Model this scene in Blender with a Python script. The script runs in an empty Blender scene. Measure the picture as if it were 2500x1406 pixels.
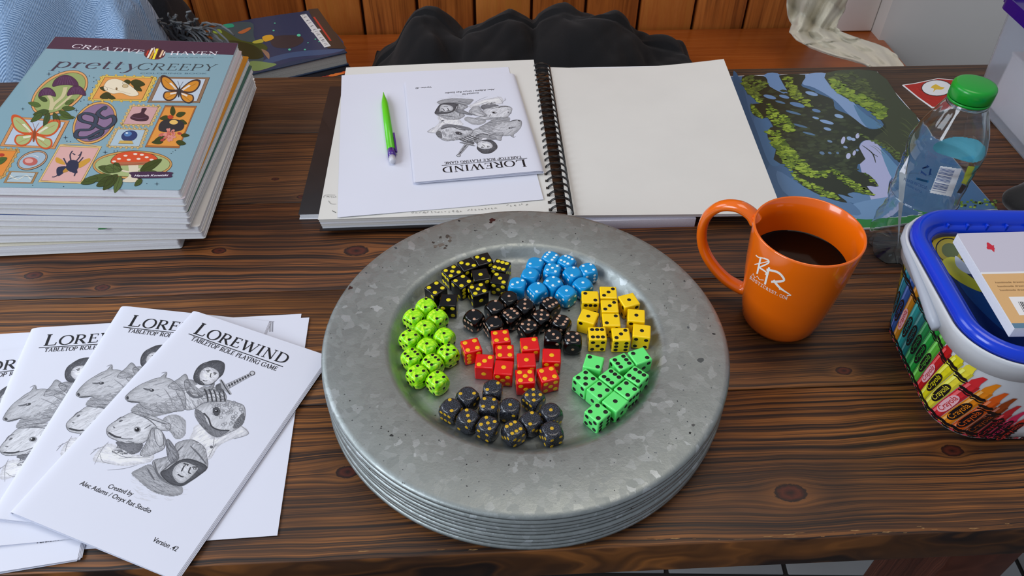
import bpy, bmesh, math, random
import numpy as np
from mathutils import Vector, Matrix
from mathutils.geometry import tessellate_polygon
random.seed(7)
R_ = random.Random(11)
SC = bpy.context.scene
COL = SC.collection
# ------------------------------------------------------------------ camera
F, DEP, ROLL, CH = 1879.2, 0.7701, 0.0117, 0.5195
FW = np.array([0, math.cos(DEP), -math.sin(DEP)]); _rt = np.array([1., 0, 0]); _up = np.cross(_rt, FW)
CR = _rt*math.cos(ROLL)+_up*math.sin(ROLL); CU = -_rt*math.sin(ROLL)+_up*math.cos(ROLL)
CP = np.array([0, 0, CH])
cam = bpy.data.objects.new('camera', bpy.data.cameras.new('camera')); COL.objects.link(cam)
cam.data.sensor_width = 36; cam.data.lens = F/2500*36; cam.data.clip_start = .02; cam.data.clip_end = 30
M = Matrix.Identity(4)
for i in range(3):
    M[i][0], M[i][1], M[i][2], M[i][3] = CR[i], CU[i], -FW[i], CP[i]
cam.matrix_world = M
SC.camera = cam
# ------------------------------------------------------------------ world + light
W = bpy.data.worlds.new('world'); SC.world = W; W.use_nodes = True
wn = W.node_tree.nodes; wn['Background'].inputs[0].default_value = (.80, .86, 1, 1); wn['Background'].inputs[1].default_value = .40
def area(name, loc, target, sx, sy, power, col):
    l = bpy.data.lights.new(name, 'AREA'); l.shape = 'RECTANGLE'; l.size = sx; l.size_y = sy; l.energy = power; l.color = col
    o = bpy.data.objects.new(name, l); COL.objects.link(o); o.location = loc
    o.rotation_euler = (Vector(target)-Vector(loc)).to_track_quat('-Z', 'Y').to_euler(); return o
area('window_light_left', (-1.75, .95, 1.15), (0, .5, 0), 1.0, 1.1, 17, (.82, .90, 1))
area('window_light_left_second', (-1.5, -.45, 1.0), (0, .5, 0), .9, 1.0, 27, (.82, .9, 1))
area('added_back_fill', (.35, .75, 2.0), (.35, 1.3, -.1), 1.0, 1.0, 13, (1, .9, .78))  # added warm fill that brightens the back wall and bench, no real lamp
SC.view_settings.view_transform = 'Standard'; SC.view_settings.look = 'None'
SC.view_settings.gamma = 1; SC.view_settings.use_curve_mapping = False; SC.view_settings.exposure = -0.15
# ------------------------------------------------------------------ projection helpers (photo pixel -> point on a real plane)
def ray(px, py):
    return FW+CR*((px-1250)/F)-CU*((py-703)/F)
def P(px, py, z=0.):
    d = ray(px, py); t = (z-CP[2])/d[2]; return Vector(CP+t*d)
def PY(px, py, y):
    d = ray(px, py); t = (y-CP[1])/d[1]; return Vector(CP+t*d)
def pip_in(pt, poly):
    x, y = pt; c = False; j = len(poly)-1
    for i in range(len(poly)):
        xi, yi = poly[i]; xj, yj = poly[j]
        if (yi > y) != (yj > y) and x < (xj-xi)*(y-yi)/(yj-yi)+xi: c = not c
        j = i
    return c
def sm(pts, n=5, closed=True):
    o = []; N = len(pts)
    rng = range(N) if closed else range(N-1)
    for i in rng:
        if closed: a, b, c, d = pts[i-1], pts[i], pts[(i+1) % N], pts[(i+2) % N]
        else: a, b, c, d = pts[max(i-1, 0)], pts[i], pts[i+1], pts[min(i+2, N-1)]
        for k in range(n):
            t = k/n
            o.append(tuple(.5*((2*b[q])+(-a[q]+c[q])*t+(2*a[q]-5*b[q]+4*c[q]-d[q])*t*t+(-a[q]+3*b[q]-3*c[q]+d[q])*t**3) for q in range(len(b))))
    if not closed: o.append(tuple(pts[-1]))
    return o
def ell(cx, cy, rx, ry, n=20, rot=0):
    c, s = math.cos(rot), math.sin(rot)
    return [(cx+rx*math.cos(a)*c-ry*math.sin(a)*s, cy+rx*math.cos(a)*s+ry*math.sin(a)*c) for a in [2*math.pi*i/n for i in range(n)]]
# ------------------------------------------------------------------ colours / materials
def lin(h):
    h = h.lstrip('#'); v = [int(h[i:i+2], 16)/255 for i in (0, 2, 4)]
    return tuple(c/12.92 if c <= .04045 else ((c+.055)/1.055)**2.4 for c in v)+(1,)
class NT:
    def __init__(s, m): s.t = m.node_tree; s.n = s.t.nodes; s.b = s.n['Principled BSDF']
    def new(s, t, **k):
        o = s.n.new(t)
        for a, v in k.items():
            if a.startswith('i_'):
                q = a[2:]; q = int(q) if q.isdigit() else q.replace('_', ' ')
                s.set(o.inputs[q], v)
            else: setattr(o, a, v)
        return o
    def set(s, inp, v):
        if hasattr(v, 'links') or isinstance(v, bpy.types.NodeSocket): s.t.links.new(v, inp)
        else: inp.default_value = v
    def math(s, op, a, b=0., c=0.):
        o = s.n.new('ShaderNodeMath'); o.operation = op; s.set(o.inputs[0], a); s.set(o.inputs[1], b); s.set(o.inputs[2], c); return o.outputs[0]
    def ramp(s, f, stops, mode='LINEAR'):
        o = s.n.new('ShaderNodeValToRGB'); o.color_ramp.interpolation = mode; e = o.color_ramp.elements
        while len(e) < len(stops): e.new(.5)
        for i, (p, c) in enumerate(stops): e[i].position = p; e[i].color = c if len(c) == 4 else tuple(c)+(1,)
        s.set(o.inputs[0], f); return o.outputs[0]
    def mix(s, f, a, b, mode='MIX'):
        o = s.n.new('ShaderNodeMix'); o.data_type = 'RGBA'; o.blend_type = mode; s.set(o.inputs[0], f); s.set(o.inputs[6], a); s.set(o.inputs[7], b); return o.outputs[2]
    def noise(s, vec=None, scale=10., detail=4., rough=.55, dist=0.):
        o = s.new('ShaderNodeTexNoise'); o.inputs['Scale'].default_value = scale; o.inputs['Detail'].default_value = detail
        o.inputs['Roughness'].default_value = rough; o.inputs['Distortion'].default_value = dist
        if vec is not None: s.set(o.inputs['Vector'], vec)
        return o.outputs['Fac']
    def obj(s): return s.new('ShaderNodeTexCoord').outputs['Object']
    def mapping(s, vec, scale=(1, 1, 1), loc=(0, 0, 0), rot=(0, 0, 0)):
        o = s.new('ShaderNodeMapping'); s.set(o.inputs[0], vec); o.inputs[1].default_value = loc; o.inputs[2].default_value = rot; o.inputs[3].default_value = scale; return o.outputs[0]
    def bump(s, h, st=.3, d=.001):
        o = s.new('ShaderNodeBump'); o.inputs['Strength'].default_value = st; o.inputs['Distance'].default_value = d; s.set(o.inputs['Height'], h)
        s.t.links.new(o.outputs[0], s.b.inputs['Normal'])
MATS = {}
def mat(name, color='#808080', rough=.5, metal=0., coat=0., trans=0., ior=1.45, sheen=0., alpha=1., var=0., vs=60., bump=0., bs=300.):
    if name in MATS: return MATS[name]
    m = bpy.data.materials.new(name); m.use_nodes = True; n = NT(m); MATS[name] = m
    c = lin(color) if isinstance(color, str) else tuple(color)+(1,)
    b = n.b; b.inputs['Base Color'].default_value = c; b.inputs['Roughness'].default_value = rough; b.inputs['Metallic'].default_value = metal
    b.inputs['Coat Weight'].default_value = coat; b.inputs['Transmission Weight'].default_value = trans; b.inputs['IOR'].default_value = ior
    b.inputs['Sheen Weight'].default_value = sheen; b.inputs['Alpha'].default_value = alpha
    if var:
        f = n.noise(n.obj(), vs, 5); d = tuple(x*(1-var) for x in c[:3])+(1,); e = tuple(min(1, x*(1+var)) for x in c[:3])+(1,)
        n.set(b.inputs['Base Color'], n.ramp(f, [(.3, d), (.7, e)]))
    if bump: n.bump(n.noise(n.obj(), bs, 4), bump, .0006)
    return m
def artmat(name, rough=.45, spec=.5):
    m = mat(name, rough=rough); n = NT(m); a = n.new('ShaderNodeAttribute', attribute_name='Col'); n.set(n.b.inputs['Base Color'], a.outputs['Color'])
    n.b.inputs['Specular IOR Level'].default_value = spec; return m
# ------------------------------------------------------------------ object helpers
def mesh_obj(name, verts, faces, m=None, parent=None, smooth=False, fm=None, mats=None):
    me = bpy.data.meshes.new(name); me.from_pydata([tuple(v) for v in verts], [], faces); me.update()
    if mats:
        for q in mats: me.materials.append(q)
    elif m: me.materials.append(m)
    if fm: me.polygons.foreach_set('material_index', fm)
    if smooth: me.polygons.foreach_set('use_smooth', [True]*len(me.polygons))
    o = bpy.data.objects.new(name, me); COL.objects.link(o)
    if parent: o.parent = parent
    return o
def bm_obj(name, bm, m=None, parent=None, smooth=False, mats=None):
    bmesh.ops.recalc_face_normals(bm, faces=bm.faces)
    me = bpy.data.meshes.new(name); bm.to_mesh(me); bm.free()
    for q in (mats or [m]): me.materials.append(q)
    if smooth: me.polygons.foreach_set('use_smooth', [True]*len(me.polygons))
    o = bpy.data.objects.new(name, me); COL.objects.link(o)
    if parent: o.parent = parent
    return o
def smooth_angle(o, a=35):
    me = o.data; me.polygons.foreach_set('use_smooth', [True]*len(me.polygons))
    try: me.set_sharp_from_angle(angle=math.radians(a))
    except Exception: pass
def tag(o, label=None, cat=None, group=None, kind=None):
    if label: o['label'] = label
    if cat: o['category'] = cat
    if group: o['group'] = group
    if kind: o['kind'] = kind
    return o
def empty(name, label, cat, loc=(0, 0, 0), rz=0, group=None):
    o = bpy.data.objects.new(name, None); COL.objects.link(o); o.location = loc; o.rotation_euler = (0, 0, rz); o.empty_display_size = .02
    return tag(o, label, cat, group)
def box_bm(x0, y0, z0, x1, y1, z1, bev=0., seg=2):
    bm = bmesh.new(); bmesh.ops.create_cube(bm, size=1)
    for v in bm.verts: v.co = Vector((x0 if v.co.x < 0 else x1, y0 if v.co.y < 0 else y1, z0 if v.co.z < 0 else z1))
    if bev: bmesh.ops.bevel(bm, geom=bm.edges[:]+bm.verts[:], offset=bev, segments=seg, affect='EDGES', profile=.5)
    return bm
def box(name, x0, y0, z0, x1, y1, z1, m, parent=None, bev=0., seg=2):
    o = bm_obj(name, box_bm(x0, y0, z0, x1, y1, z1, bev, seg), m, parent)
    if bev: smooth_angle(o, 50)
    return o
def prism(name, poly, z0, z1, m, parent=None, bev=0.):
    bm = bmesh.new(); vs = [bm.verts.new((p[0], p[1], z0)) for p in poly]; f = bm.faces.new(vs)
    r = bmesh.ops.extrude_face_region(bm, geom=[f])
    for v in r['geom']:
        if isinstance(v, bmesh.types.BMVert): v.co.z = z1
    if bev: bmesh.ops.bevel(bm, geom=bm.edges[:], offset=bev, segments=2, affect='EDGES', profile=.5)
    o = bm_obj(name, bm, m, parent)
    if bev: smooth_angle(o, 50)
    return o
def quadprism(name, q, z0, z1, m, parent=None, bev=0.): return prism(name, [(p[0], p[1]) for p in q], z0, z1, m, parent, bev)
def lathe(name, prof, m, parent=None, n=64, closed=False):
    vs = []; fs = []; k = len(prof)
    for i in range(n):
        a = 2*math.pi*i/n
        for r, z in prof: vs.append((r*math.cos(a), r*math.sin(a), z))
    for i in range(n):
        j = (i+1) % n
        for q in range(k-1 if not closed else k):
            q2 = (q+1) % k; fs.append((i*k+q, j*k+q, j*k+q2, i*k+q2))
    bm = bmesh.new(); bv = [bm.verts.new(v) for v in vs]
    for f in fs: bm.faces.new([bv[x] for x in f])
    bmesh.ops.remove_doubles(bm, verts=bm.verts, dist=1e-6)
    return bm_obj(name, bm, m, parent, True)
def tube(name, pts, rad, m, parent=None, n=8, closed=False, flat=1.):
    pts = [Vector(p) for p in pts]; N = len(pts); vs = []; fs = []; up = Vector((0, 0, 1)); prev = None
    rads = rad if isinstance(rad, (list, tuple)) else [rad]*N
    for i, p in enumerate(pts):
        t = ((pts[(i+1) % N]-pts[i-1]) if closed else (pts[min(i+1, N-1)]-pts[max(i-1, 0)])).normalized()
        if prev is None: s = t.cross(up); s = s if s.length > .05 else t.cross(Vector((1, 0, 0)))
        else: s = prev-t*prev.dot(t)
        s.normalize(); prev = s; b = t.cross(s)
        for k in range(n):
            a = 2*math.pi*k/n; vs.append(p+s*math.cos(a)*rads[i]+b*math.sin(a)*rads[i]*flat)
    for i in range(N if closed else N-1):
        for k in range(n):
            j = (i+1) % N; fs.append((i*n+k, i*n+(k+1) % n, j*n+(k+1) % n, j*n+k))
    if not closed: fs += [tuple(range(n))[::-1], tuple((N-1)*n+k for k in range(n))]
    return mesh_obj(name, vs, fs, m, parent, True)
# ------------------------------------------------------------------ flat print engine
EPS = .00003
class Art:
    """Flat print as coloured polygons lying on a surface. f maps art coords to (x,y,z) of surface, nz offset along z."""
    def __init__(s, f, conv=None): s.f = f; s.cv = conv; s.V = []; s.Fc = []; s.C = []; s.k = 0
    def pt(s, p): return s.cv(*p) if s.cv else p
    def raw(s, pts, col, layer):
        # pts already in surface coords
        s.k += 1; off = layer*EPS+(s.k % 13)*EPS*.03
        b = len(s.V)
        for p in pts: s.V.append(s.f(p[0], p[1], off))
        if len(pts) > 4:
            for t in tessellate_polygon([[Vector((p[0], p[1], 0)) for p in pts]]): s.Fc.append((b+t[0], b+t[1], b+t[2])); s.C.append(col)
        else: s.Fc.append(tuple(range(b, b+len(pts)))); s.C.append(col)
    def poly(s, pts, col, layer=1): s.raw([s.pt(p) for p in pts], lin(col) if isinstance(col, str) else col, layer)
    def blob(s, pts, col, layer=1, n=4): s.poly(sm(pts, n), col, layer)
    def stroke(s, pts, w, col, layer=2, smooth=0, taper=False, closed=False):
        if smooth: pts = sm(pts, smooth, closed)
        q = [s.pt(p) for p in pts]
        if closed: q = q+[q[0]]
        col = lin(col) if isinstance(col, str) else col; N = len(q); L = []; Rr = []
        for i in range(N):
            a = q[max(i-1, 0)]; b = q[min(i+1, N-1)]
            if closed and i in (0, N-1): a = q[-2]; b = q[1]
            dx, dy = b[0]-a[0], b[1]-a[1]; l = math.hypot(dx, dy) or 1
            ww = w[i] if isinstance(w, list) else w
            if taper: ww *= math.sin(math.pi*(i+.35)/(N-.3))**.6
            nx, ny = -dy/l*ww/2, dx/l*ww/2; L.append((q[i][0]+nx, q[i][1]+ny)); Rr.append((q[i][0]-nx, q[i][1]-ny))
        s.k += 1; off = layer*EPS+(s.k % 13)*EPS*.03; b = len(s.V)
        for q_ in (L, Rr):
            for i, p in enumerate(q_): s.V.append(s.f(p[0], p[1], off+i*2.5e-7))
        for i in range(N-1): s.Fc.append((b+i, b+i+1, b+N+i+1, b+N+i)); s.C.append(col)
    def hatch(s, poly, n, ang, ln, w, cols, layer=3, jit=.5, seed=1):
        r = random.Random(seed); xs = [p[0] for p in poly]; ys = [p[1] for p in poly]; c = 0; t = 0
        while c < n and t < n*12:
            t += 1; x = r.uniform(min(xs), max(xs)); y = r.uniform(min(ys), max(ys))
            a = ang+r.uniform(-jit, jit); l = ln*r.uniform(.4, 1.3); dx, dy = math.cos(a)*l/2, math.sin(a)*l/2
            if pip_in((x-dx, y-dy), poly) and pip_in((x+dx, y+dy), poly):
                k = r.uniform(-.15, .15)*l
                s.stroke([(x-dx, y-dy), (x-dy*k/l, y+dx*k/l), (x+dx, y+dy)], w*r.uniform(.5, 1.3), r.choice(cols), layer, taper=True); c += 1
    def glyphs(s, txt, A, B, h, col, layer=3, font=None, T=.13, t=.045, slant=0., up=None, sc=False, small=.78):
        """serif stroke capitals fitted between A and B (surface coords), cap height h"""
        A = Vector(A[:2]); B = Vector(B[:2]); adv = []; x = 0
        for i, ch in enumerate(txt):
            g = GLY.get(ch); w = (g[0] if g else .45); k = small if (sc and i > 0) else 1
            adv.append((x, k)); x += (w+.16)*k
        tot = x-.16; d = (B-A); L = d.length; ux = d/L; uy = Vector((-ux.y, ux.x)) if up is None else Vector(up[:2]).normalized()
        sx = L/tot
        for ch, (x0, k) in zip(txt, adv):
            g = GLY.get(ch)
            if not g: continue
            for st in g[1:]:
                mode, pts = st[0], st[1]
                if len(pts) > 2 and mode in 'ac': pts = sm(pts, 5, mode == 'c')
                if mode == 'c': pts = pts+[pts[0]]
                q = [A+ux*((x0+(p[0]+slant*p[1])*k)*sx)+uy*(p[1]*h*k) for p in pts]
                ws = []
                for i in range(len(pts)):
                    a = pts[max(i-1, 0)]; b = pts[min(i+1, len(pts)-1)]; dd = math.hypot(b[0]-a[0], b[1]-a[1]) or 1
                    ws.append({'k': T, 'n': t}.get(mode, t+(T-t)*(abs(b[1]-a[1])/dd)**1.5)*h*k)
                cv = s.cv; s.cv = None; s.stroke([tuple(v) for v in q], ws, col, layer); s.cv = cv
    def text(s, txt, A, B, h, col, layer=3, shear=0., up=None, bold=0.):
        """plain small lettering fitted between A and B"""
        A = Vector(A[:2]); B = Vector(B[:2]); tr, mx = text_tris(txt, bold); d = B-A; L = d.length; ux = d/L
        uy = Vector((-ux.y, ux.x)) if up is None else Vector(up[:2]).normalized()
        col = lin(col) if isinstance(col, str) else col; s.k += 1; off = layer*EPS+(s.k % 13)*EPS*.03; sx = L/mx[0]; sy = h/.7
        for t in tr:
            b = len(s.V)
            for (x, y) in t:
                q = A+ux*((x+shear*y)*sx)+uy*(y*sy); s.V.append(s.f(q.x, q.y, off))
            s.Fc.append(tuple(range(b, b+len(t)))); s.C.append(col)
    def shade(s, poly, base, cell, ang, seed, layer, edge=34., dark=.62, amp=.20):
        """soft pencil shading: small cells, darker towards the outline, streaked along ang"""
        P_ = np.array(poly); x0, y0 = P_.min(0); x1, y1 = P_.max(0); r = np.random.RandomState(seed); G = r.rand(40, 40); c, sn = math.cos(ang), math.sin(ang)
        def nz(x, y):
            u, v = (x*c+y*sn)/38+7, (-x*sn+y*c)/7+5; i, j = int(u), int(v); fu, fv = u-i, v-j; g = lambda a, b: G[a % 40, b % 40]
            return (g(i, j)*(1-fu)+g(i+1, j)*fu)*(1-fv)+(g(i, j+1)*(1-fu)+g(i+1, j+1)*fu)*fv
        b3_ = lin(base)[:3]; y = y0
        while y < y1:
            x = x0
            while x < x1:
                if pip_in((x+cell/2, y+cell/2), poly):
                    d = float(np.sqrt(((P_-(x+cell/2, y+cell/2))**2).sum(1).min())); k = dark+(1.12-dark)*min(1, d/edge)**.8; k *= 1+amp*(nz(x, y)*2-1)+amp*.5*(r.rand()-.5)
                    s.raw([s.pt(q) for q in ((x, y), (x+cell, y), (x+cell, y+cell), (x, y+cell))], tuple(min(.82, v*k) for v in b3_)+(1,), layer)
                x += cell
            y += cell
    def build(s, name, m, parent=None, label=None):
        o = mesh_obj(name, s.V, s.Fc, m, parent); me = o.data
        ca = me.color_attributes.new('Col', 'FLOAT_COLOR', 'CORNER'); buf = []
        for p in me.polygons: buf += list(s.C[p.index])*p.loop_total
        ca.data.foreach_set('color', buf)
        up = 0
        if label: o['label'] = label
        return o
_tc = {}
def text_tris(txt, bold=0.):
    if (txt, bold) in _tc: return _tc[(txt, bold)]
    cu = bpy.data.curves.new('t', 'FONT'); cu.body = txt; cu.offset = bold; cu.resolution_u = 3
    ob = bpy.data.objects.new('t', cu); COL.objects.link(ob); bpy.context.view_layer.update()
    dg = bpy.context.evaluated_depsgraph_get(); me = ob.evaluated_get(dg).to_mesh()
    tr = [[(me.vertices[i].co.x, me.vertices[i].co.y) for i in p.vertices] for p in me.polygons]
    mx = (max(v.co.x for v in me.vertices), max(v.co.y for v in me.vertices))
    ob.evaluated_get(dg).to_mesh_clear(); bpy.data.objects.remove(ob); bpy.data.curves.remove(cu)
    _tc[(txt, bold)] = (tr, mx); return _tc[(txt, bold)]
def S(x, y=0., w=.26): return ('n', [(x-w/2, y), (x+w/2, y)])
O_ = [(.4, 1.02), (.12, .88), (.0, .5), (.12, .12), (.4, -.02), (.68, .12), (.8, .5), (.68, .88)]
GLY = {
 'L': (.6, ('k', [(.12, 0), (.12, 1)]), S(.12, 1), ('n', [(0, .02), (.56, .02)]), ('n', [(.56, 0), (.6, .24)])),
 'O': (.8, ('c', O_)), 'C': (.72, ('a', [(.68, .74), (.66, .93), (.4, 1.02), (.12, .88), (0, .5), (.12, .12), (.4, -.02), (.62, .06), (.7, .24)])),
 'G': (.78, ('a', [(.68, .74), (.66, .93), (.4, 1.02), (.12, .88), (0, .5), (.12, .12), (.4, -.02), (.6, .03), (.68, .1)]), ('k', [(.68, 0), (.68, .42)]), S(.68, .43)),
 'R': (.72, ('k', [(.12, 0), (.12, 1)]), S(.12, 1), S(.12, 0), ('a', [(.12, .98), (.36, .98), (.54, .86), (.54, .62), (.36, .49), (.12, .49)]), ('k', [(.32, .49), (.64, .02)]), S(.66, .0, .2)),
 'P': (.58, ('k', [(.12, 0), (.12, 1)]), S(.12, 1), S(.12, 0), ('a', [(.12, .98), (.38, .98), (.56, .86), (.56, .58), (.38, .46), (.12, .46)])),
 'B': (.62, ('k', [(.12, 0), (.12, 1)]), S(.1, 1, .2), S(.1, 0, .2), ('a', [(.12, .98), (.36, .98), (.5, .87), (.5, .66), (.36, .54), (.12, .54)]), ('a', [(.3, .54), (.48, .5), (.6, .36), (.58, .12), (.38, .02), (.12, .02)])),
 'E': (.58, ('k', [(.12, 0), (.12, 1)]), ('n', [(0, .98), (.54, .98)]), ('n', [(0, .02), (.58, .02)]), ('n', [(.12, .52), (.42, .52)]), ('n', [(.54, 1), (.52, .8)]), ('n', [(.58, 0), (.6, .22)]), ('n', [(.42, .62), (.42, .42)])),
 'F': (.54, ('k', [(.12, 0), (.12, 1)]), ('n', [(0, .98), (.54, .98)]), S(.12, 0), ('n', [(.12, .52), (.42, .52)]), ('n', [(.54, 1), (.52, .8)])),
 'W': (1.12, ('k', [(.08, 1), (.34, 0)]), ('n', [(.34, 0), (.58, .95)]), ('k', [(.54, 1), (.8, 0)]), ('n', [(.8, 0), (1.06, 1)]), S(.08, 1), S(.54, 1), S(1.06, 1)),
 'V': (.74, ('k', [(.08, 1), (.38, 0)]), ('n', [(.38, 0), (.68, 1)]), S(.08, 1), S(.68, 1)),
 'A': (.74, ('n', [(.06, 0), (.36, 1)]), ('k', [(.36, 1), (.68, 0)]), ('n', [(.16, .34), (.56, .34)]), S(.06, 0, .2), S(.68, 0)),
 'I': (.24, ('k', [(.12, 0), (.12, 1)]), S(.12, 1), S(.12, 0)),
 'T': (.66, ('k', [(.33, 0), (.33, 1)]), ('n', [(0, .98), (.66, .98)]), ('n', [(.01, 1), (0, .78)]), ('n', [(.65, 1), (.66, .78)]), S(.33, 0)),
 'N': (.8, ('n', [(.12, 0), (.12, 1)]), ('k', [(.1, 1), (.68, 0)]), ('n', [(.68, 0), (.68, 1)]), S(.08, 1, .2), S(.12, 0), S(.68, 1)),
 'M': (.92, ('n', [(.1, 0), (.12, 1)]), ('k', [(.12, 1), (.45, .1)]), ('n', [(.45, .1), (.78, 1)]), ('k', [(.78, 1), (.8, 0)]), S(.1, 0, .2), S(.8, 0), S(.08, 1, .16), S(.82, 1, .16)),
 'D': (.76, ('k', [(.12, 0), (.12, 1)]), S(.1, 1, .2), S(.1, 0, .2), ('a', [(.12, .98), (.42, .96), (.66, .8), (.74, .5), (.66, .2), (.42, .04), (.12, .02)])),
 'Y': (.7, ('k', [(.08, 1), (.35, .48)]), ('n', [(.35, .48), (.63, 1)]), ('k', [(.35, 0), (.35, .5)]), S(.08, 1, .2), S(.63, 1, .2), S(.35, 0)),
 'H': (.76, ('k', [(.12, 0), (.12, 1)]), ('k', [(.64, 0), (.64, 1)]), ('n', [(.12, .52), (.64, .52)]), S(.12, 0), S(.12, 1), S(.64, 0), S(.64, 1)),
 'S': (.5, ('a', [(.44, .78), (.4, .95), (.22, 1.02), (.04, .88), (.06, .68), (.26, .52), (.44, .36), (.46, .14), (.26, -.02), (.06, .06), (.02, .24)])),
 'U': (.74, ('a', [(.12, 1), (.12, .3), (.22, .06), (.4, -.02), (.56, .08), (.62, .3), (.62, 1)]), S(.12, 1), S(.62, 1)),
 'K': (.72, ('k', [(.12, 0), (.12, 1)]), ('n', [(.12, .42), (.58, 1)]), ('k', [(.28, .58), (.64, 0)]), S(.12, 0), S(.12, 1), S(.6, 1), S(.66, 0)),
 '.': (.14, ('k', [(.07, 0), (.07, .14)])), ' ': (.34,),
 'p': (.62, ('k', [(.14, -.42), (.14, .72)]), S(.06, .7, .14), S(.14, -.42, .3), ('a', [(.14, .5), (.28, .68), (.44, .7), (.6, .52), (.6, .2), (.44, 0), (.28, .02), (.14, .16)])),
 'r': (.46, ('k', [(.14, 0), (.14, .7)]), S(.06, .68, .14), S(.14, 0, .28), ('a', [(.14, .45), (.26, .66), (.4, .68)]), ('k', [(.39, .66), (.43, .56)])),
 'e': (.5, ('a', [(.04, .4), (.46, .4), (.44, .6), (.26, .71), (.06, .56), (.0, .32), (.08, .08), (.28, -.02), (.48, .12)])),
 't': (.36, ('k', [(.14, .92), (.14, .12)]), ('n', [(.0, .68), (.34, .68)]), ('a', [(.14, .14), (.18, 0), (.28, 0), (.36, .1)])),
 'y': (.56, ('k', [(.06, .7), (.3, .02)]), ('n', [(.54, .7), (.3, .02)]), ('a', [(.3, .02), (.2, -.28), (.06, -.42), (-.06, -.36)]), S(.06, .7, .2), S(.54, .7, .2)),
}
# ------------------------------------------------------------------ materials
M_paper = mat('white_paper', '#dadce8', .6, var=.015, vs=8, bump=.05, bs=90)
M_cream = mat('cream_paper', '#d9d7d1', .65, var=.02, vs=15, bump=.08, bs=400)
M_pages = mat('page_edges', '#e2e3e6', .7, var=.03, vs=700)
M_print = artmat('printed_ink', .5, .35)
M_gloss = artmat('glossy_print', .28, .6)
def wood(name, cols, knots, fs=1., rough=.42, seed=0., along=1.4, coat=.15, LK=.9):
    m = mat(name); n = NT(m); c = n.obj(); sx = n.new('ShaderNodeSeparateXYZ'); n.set(sx.inputs[0], c)
    x, y = sx.outputs[0], sx.outputs[1]; psi = y; kn = None; halo = None
    for (kx, ky, a) in knots:
        dx = n.math('MULTIPLY', n.math('SUBTRACT', x, kx), .62); dy = n.math('SUBTRACT', y, ky)
        r2 = n.math('ADD', n.math('MULTIPLY', dx, dx), n.math('MULTIPLY', dy, dy))
        q = n.math('DIVIDE', a*a*1.6, n.math('ADD', r2, a*a*1.1))
        q = n.math('MULTIPLY', q, n.math('DIVIDE', 1., n.math('ADD', 1., n.math('MULTIPLY', r2, 1/(a*a*14)))))
        psi = n.math('SUBTRACT', psi, n.math('MULTIPLY', dy, q))
        r = n.math('SQRT', r2); k = n.math('SUBTRACT', 1., n.math('DIVIDE', r, a)); k = n.math('MAXIMUM', k, 0)
        kn = k if kn is None else n.math('MAXIMUM', kn, k)
        h = n.math('MAXIMUM', n.math('SUBTRACT', 1., n.math('DIVIDE', r, a*2.6)), 0); halo = h if halo is None else n.math('MAXIMUM', halo, h)
    wob = n.noise(n.mapping(c, (3*along, 9, 9), (seed, seed, 0)), 1., 3)
    psi = n.math('ADD', psi, n.math('MULTIPLY', n.math('SUBTRACT', wob, .5), .018))
    def co(ax, py, off): 
        v = n.new('ShaderNodeCombineXYZ'); n.set(v.inputs[0], n.math('MULTIPLY', x, ax)); n.set(v.inputs[1], n.math('MULTIPLY', psi, py)); v.inputs[2].default_value = off+seed; return v.outputs[0]
    fine = n.noise(co(1.6, 430*fs, 1.), 1., 2, .5); mid = n.noise(co(.9, 170*fs, 5.), 1., 3, .55); big = n.noise(co(2.5, 11*fs, 9.), 1., 3, .5); fib = n.noise(co(30, 900*fs, 3.), 1., 2, .6)
    def ridge(f, k): return n.math('MAXIMUM', n.math('SUBTRACT', 1., n.math('MULTIPLY', n.math('ABSOLUTE', n.math('SUBTRACT', f, .5)), k)), 0)
    f = n.math('ADD', n.math('MULTIPLY', fine, .45), n.math('MULTIPLY', mid, .55))
    patch = n.ramp(n.noise(n.mapping(c, (5, 14, 1), (seed*2, 1, 0)), 1., 3), [(.32, (.15, .15, .15)), (.62, (1, 1, 1))])
    line = n.math('ADD', n.math('MULTIPLY', ridge(mid, 14.), .75), n.math('MULTIPLY', ridge(fine, 10.), .4))
    line = n.math('MULTIPLY', n.math('MULTIPLY', line, patch), n.math('ADD', .55, n.math('MULTIPLY', fib, .8)))
    base = n.ramp(n.math('ADD', n.math('MULTIPLY', big, .55), n.math('ADD', n.math('MULTIPLY', mid, .25), n.math('MULTIPLY', fib, .2))), [(.36, lin(cols[0])), (.5, lin(cols[1])), (.64, lin(cols[2]))])
    col = n.mix(n.math('MINIMUM', n.math('MULTIPLY', line, LK), 1.), base, lin(cols[3]))
    if kn is not None:
        rag = n.noise(n.mapping(c, (220, 330, 200)), 1., 4, .65); kq = n.math('ADD', kn, n.math('MULTIPLY', n.math('SUBTRACT', rag, .5), .5))
        col = n.mix(n.math('MULTIPLY', n.math('MULTIPLY', halo, halo), .6), col, lin(cols[3]))
        kc = n.ramp(kq, [(.02, lin('#0e0704')), (.2, lin('#2a1008')), (.5, lin('#54200f')), (.8, lin('#3a150a')), (1., lin('#160805'))])
        col = n.mix(n.ramp(n.math('MULTIPLY', kq, n.ramp(kn, [(0., (0, 0, 0)), (.02, (1, 1, 1))])), [(.03, (0, 0, 0)), (.12, (1, 1, 1))]), col, kc)
    n.set(n.b.inputs['Base Color'], col); n.set(n.b.inputs['Roughness'], n.math('ADD', rough-.08, n.math('MULTIPLY', fine, .2)))
    n.b.inputs['Coat Weight'].default_value = coat; n.b.inputs['Coat Roughness'].default_value = .35
    n.bump(n.math('ADD', n.math('MULTIPLY', f, .8), n.math('MULTIPLY', fib, .3)), .35, .0008)
    return m
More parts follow.
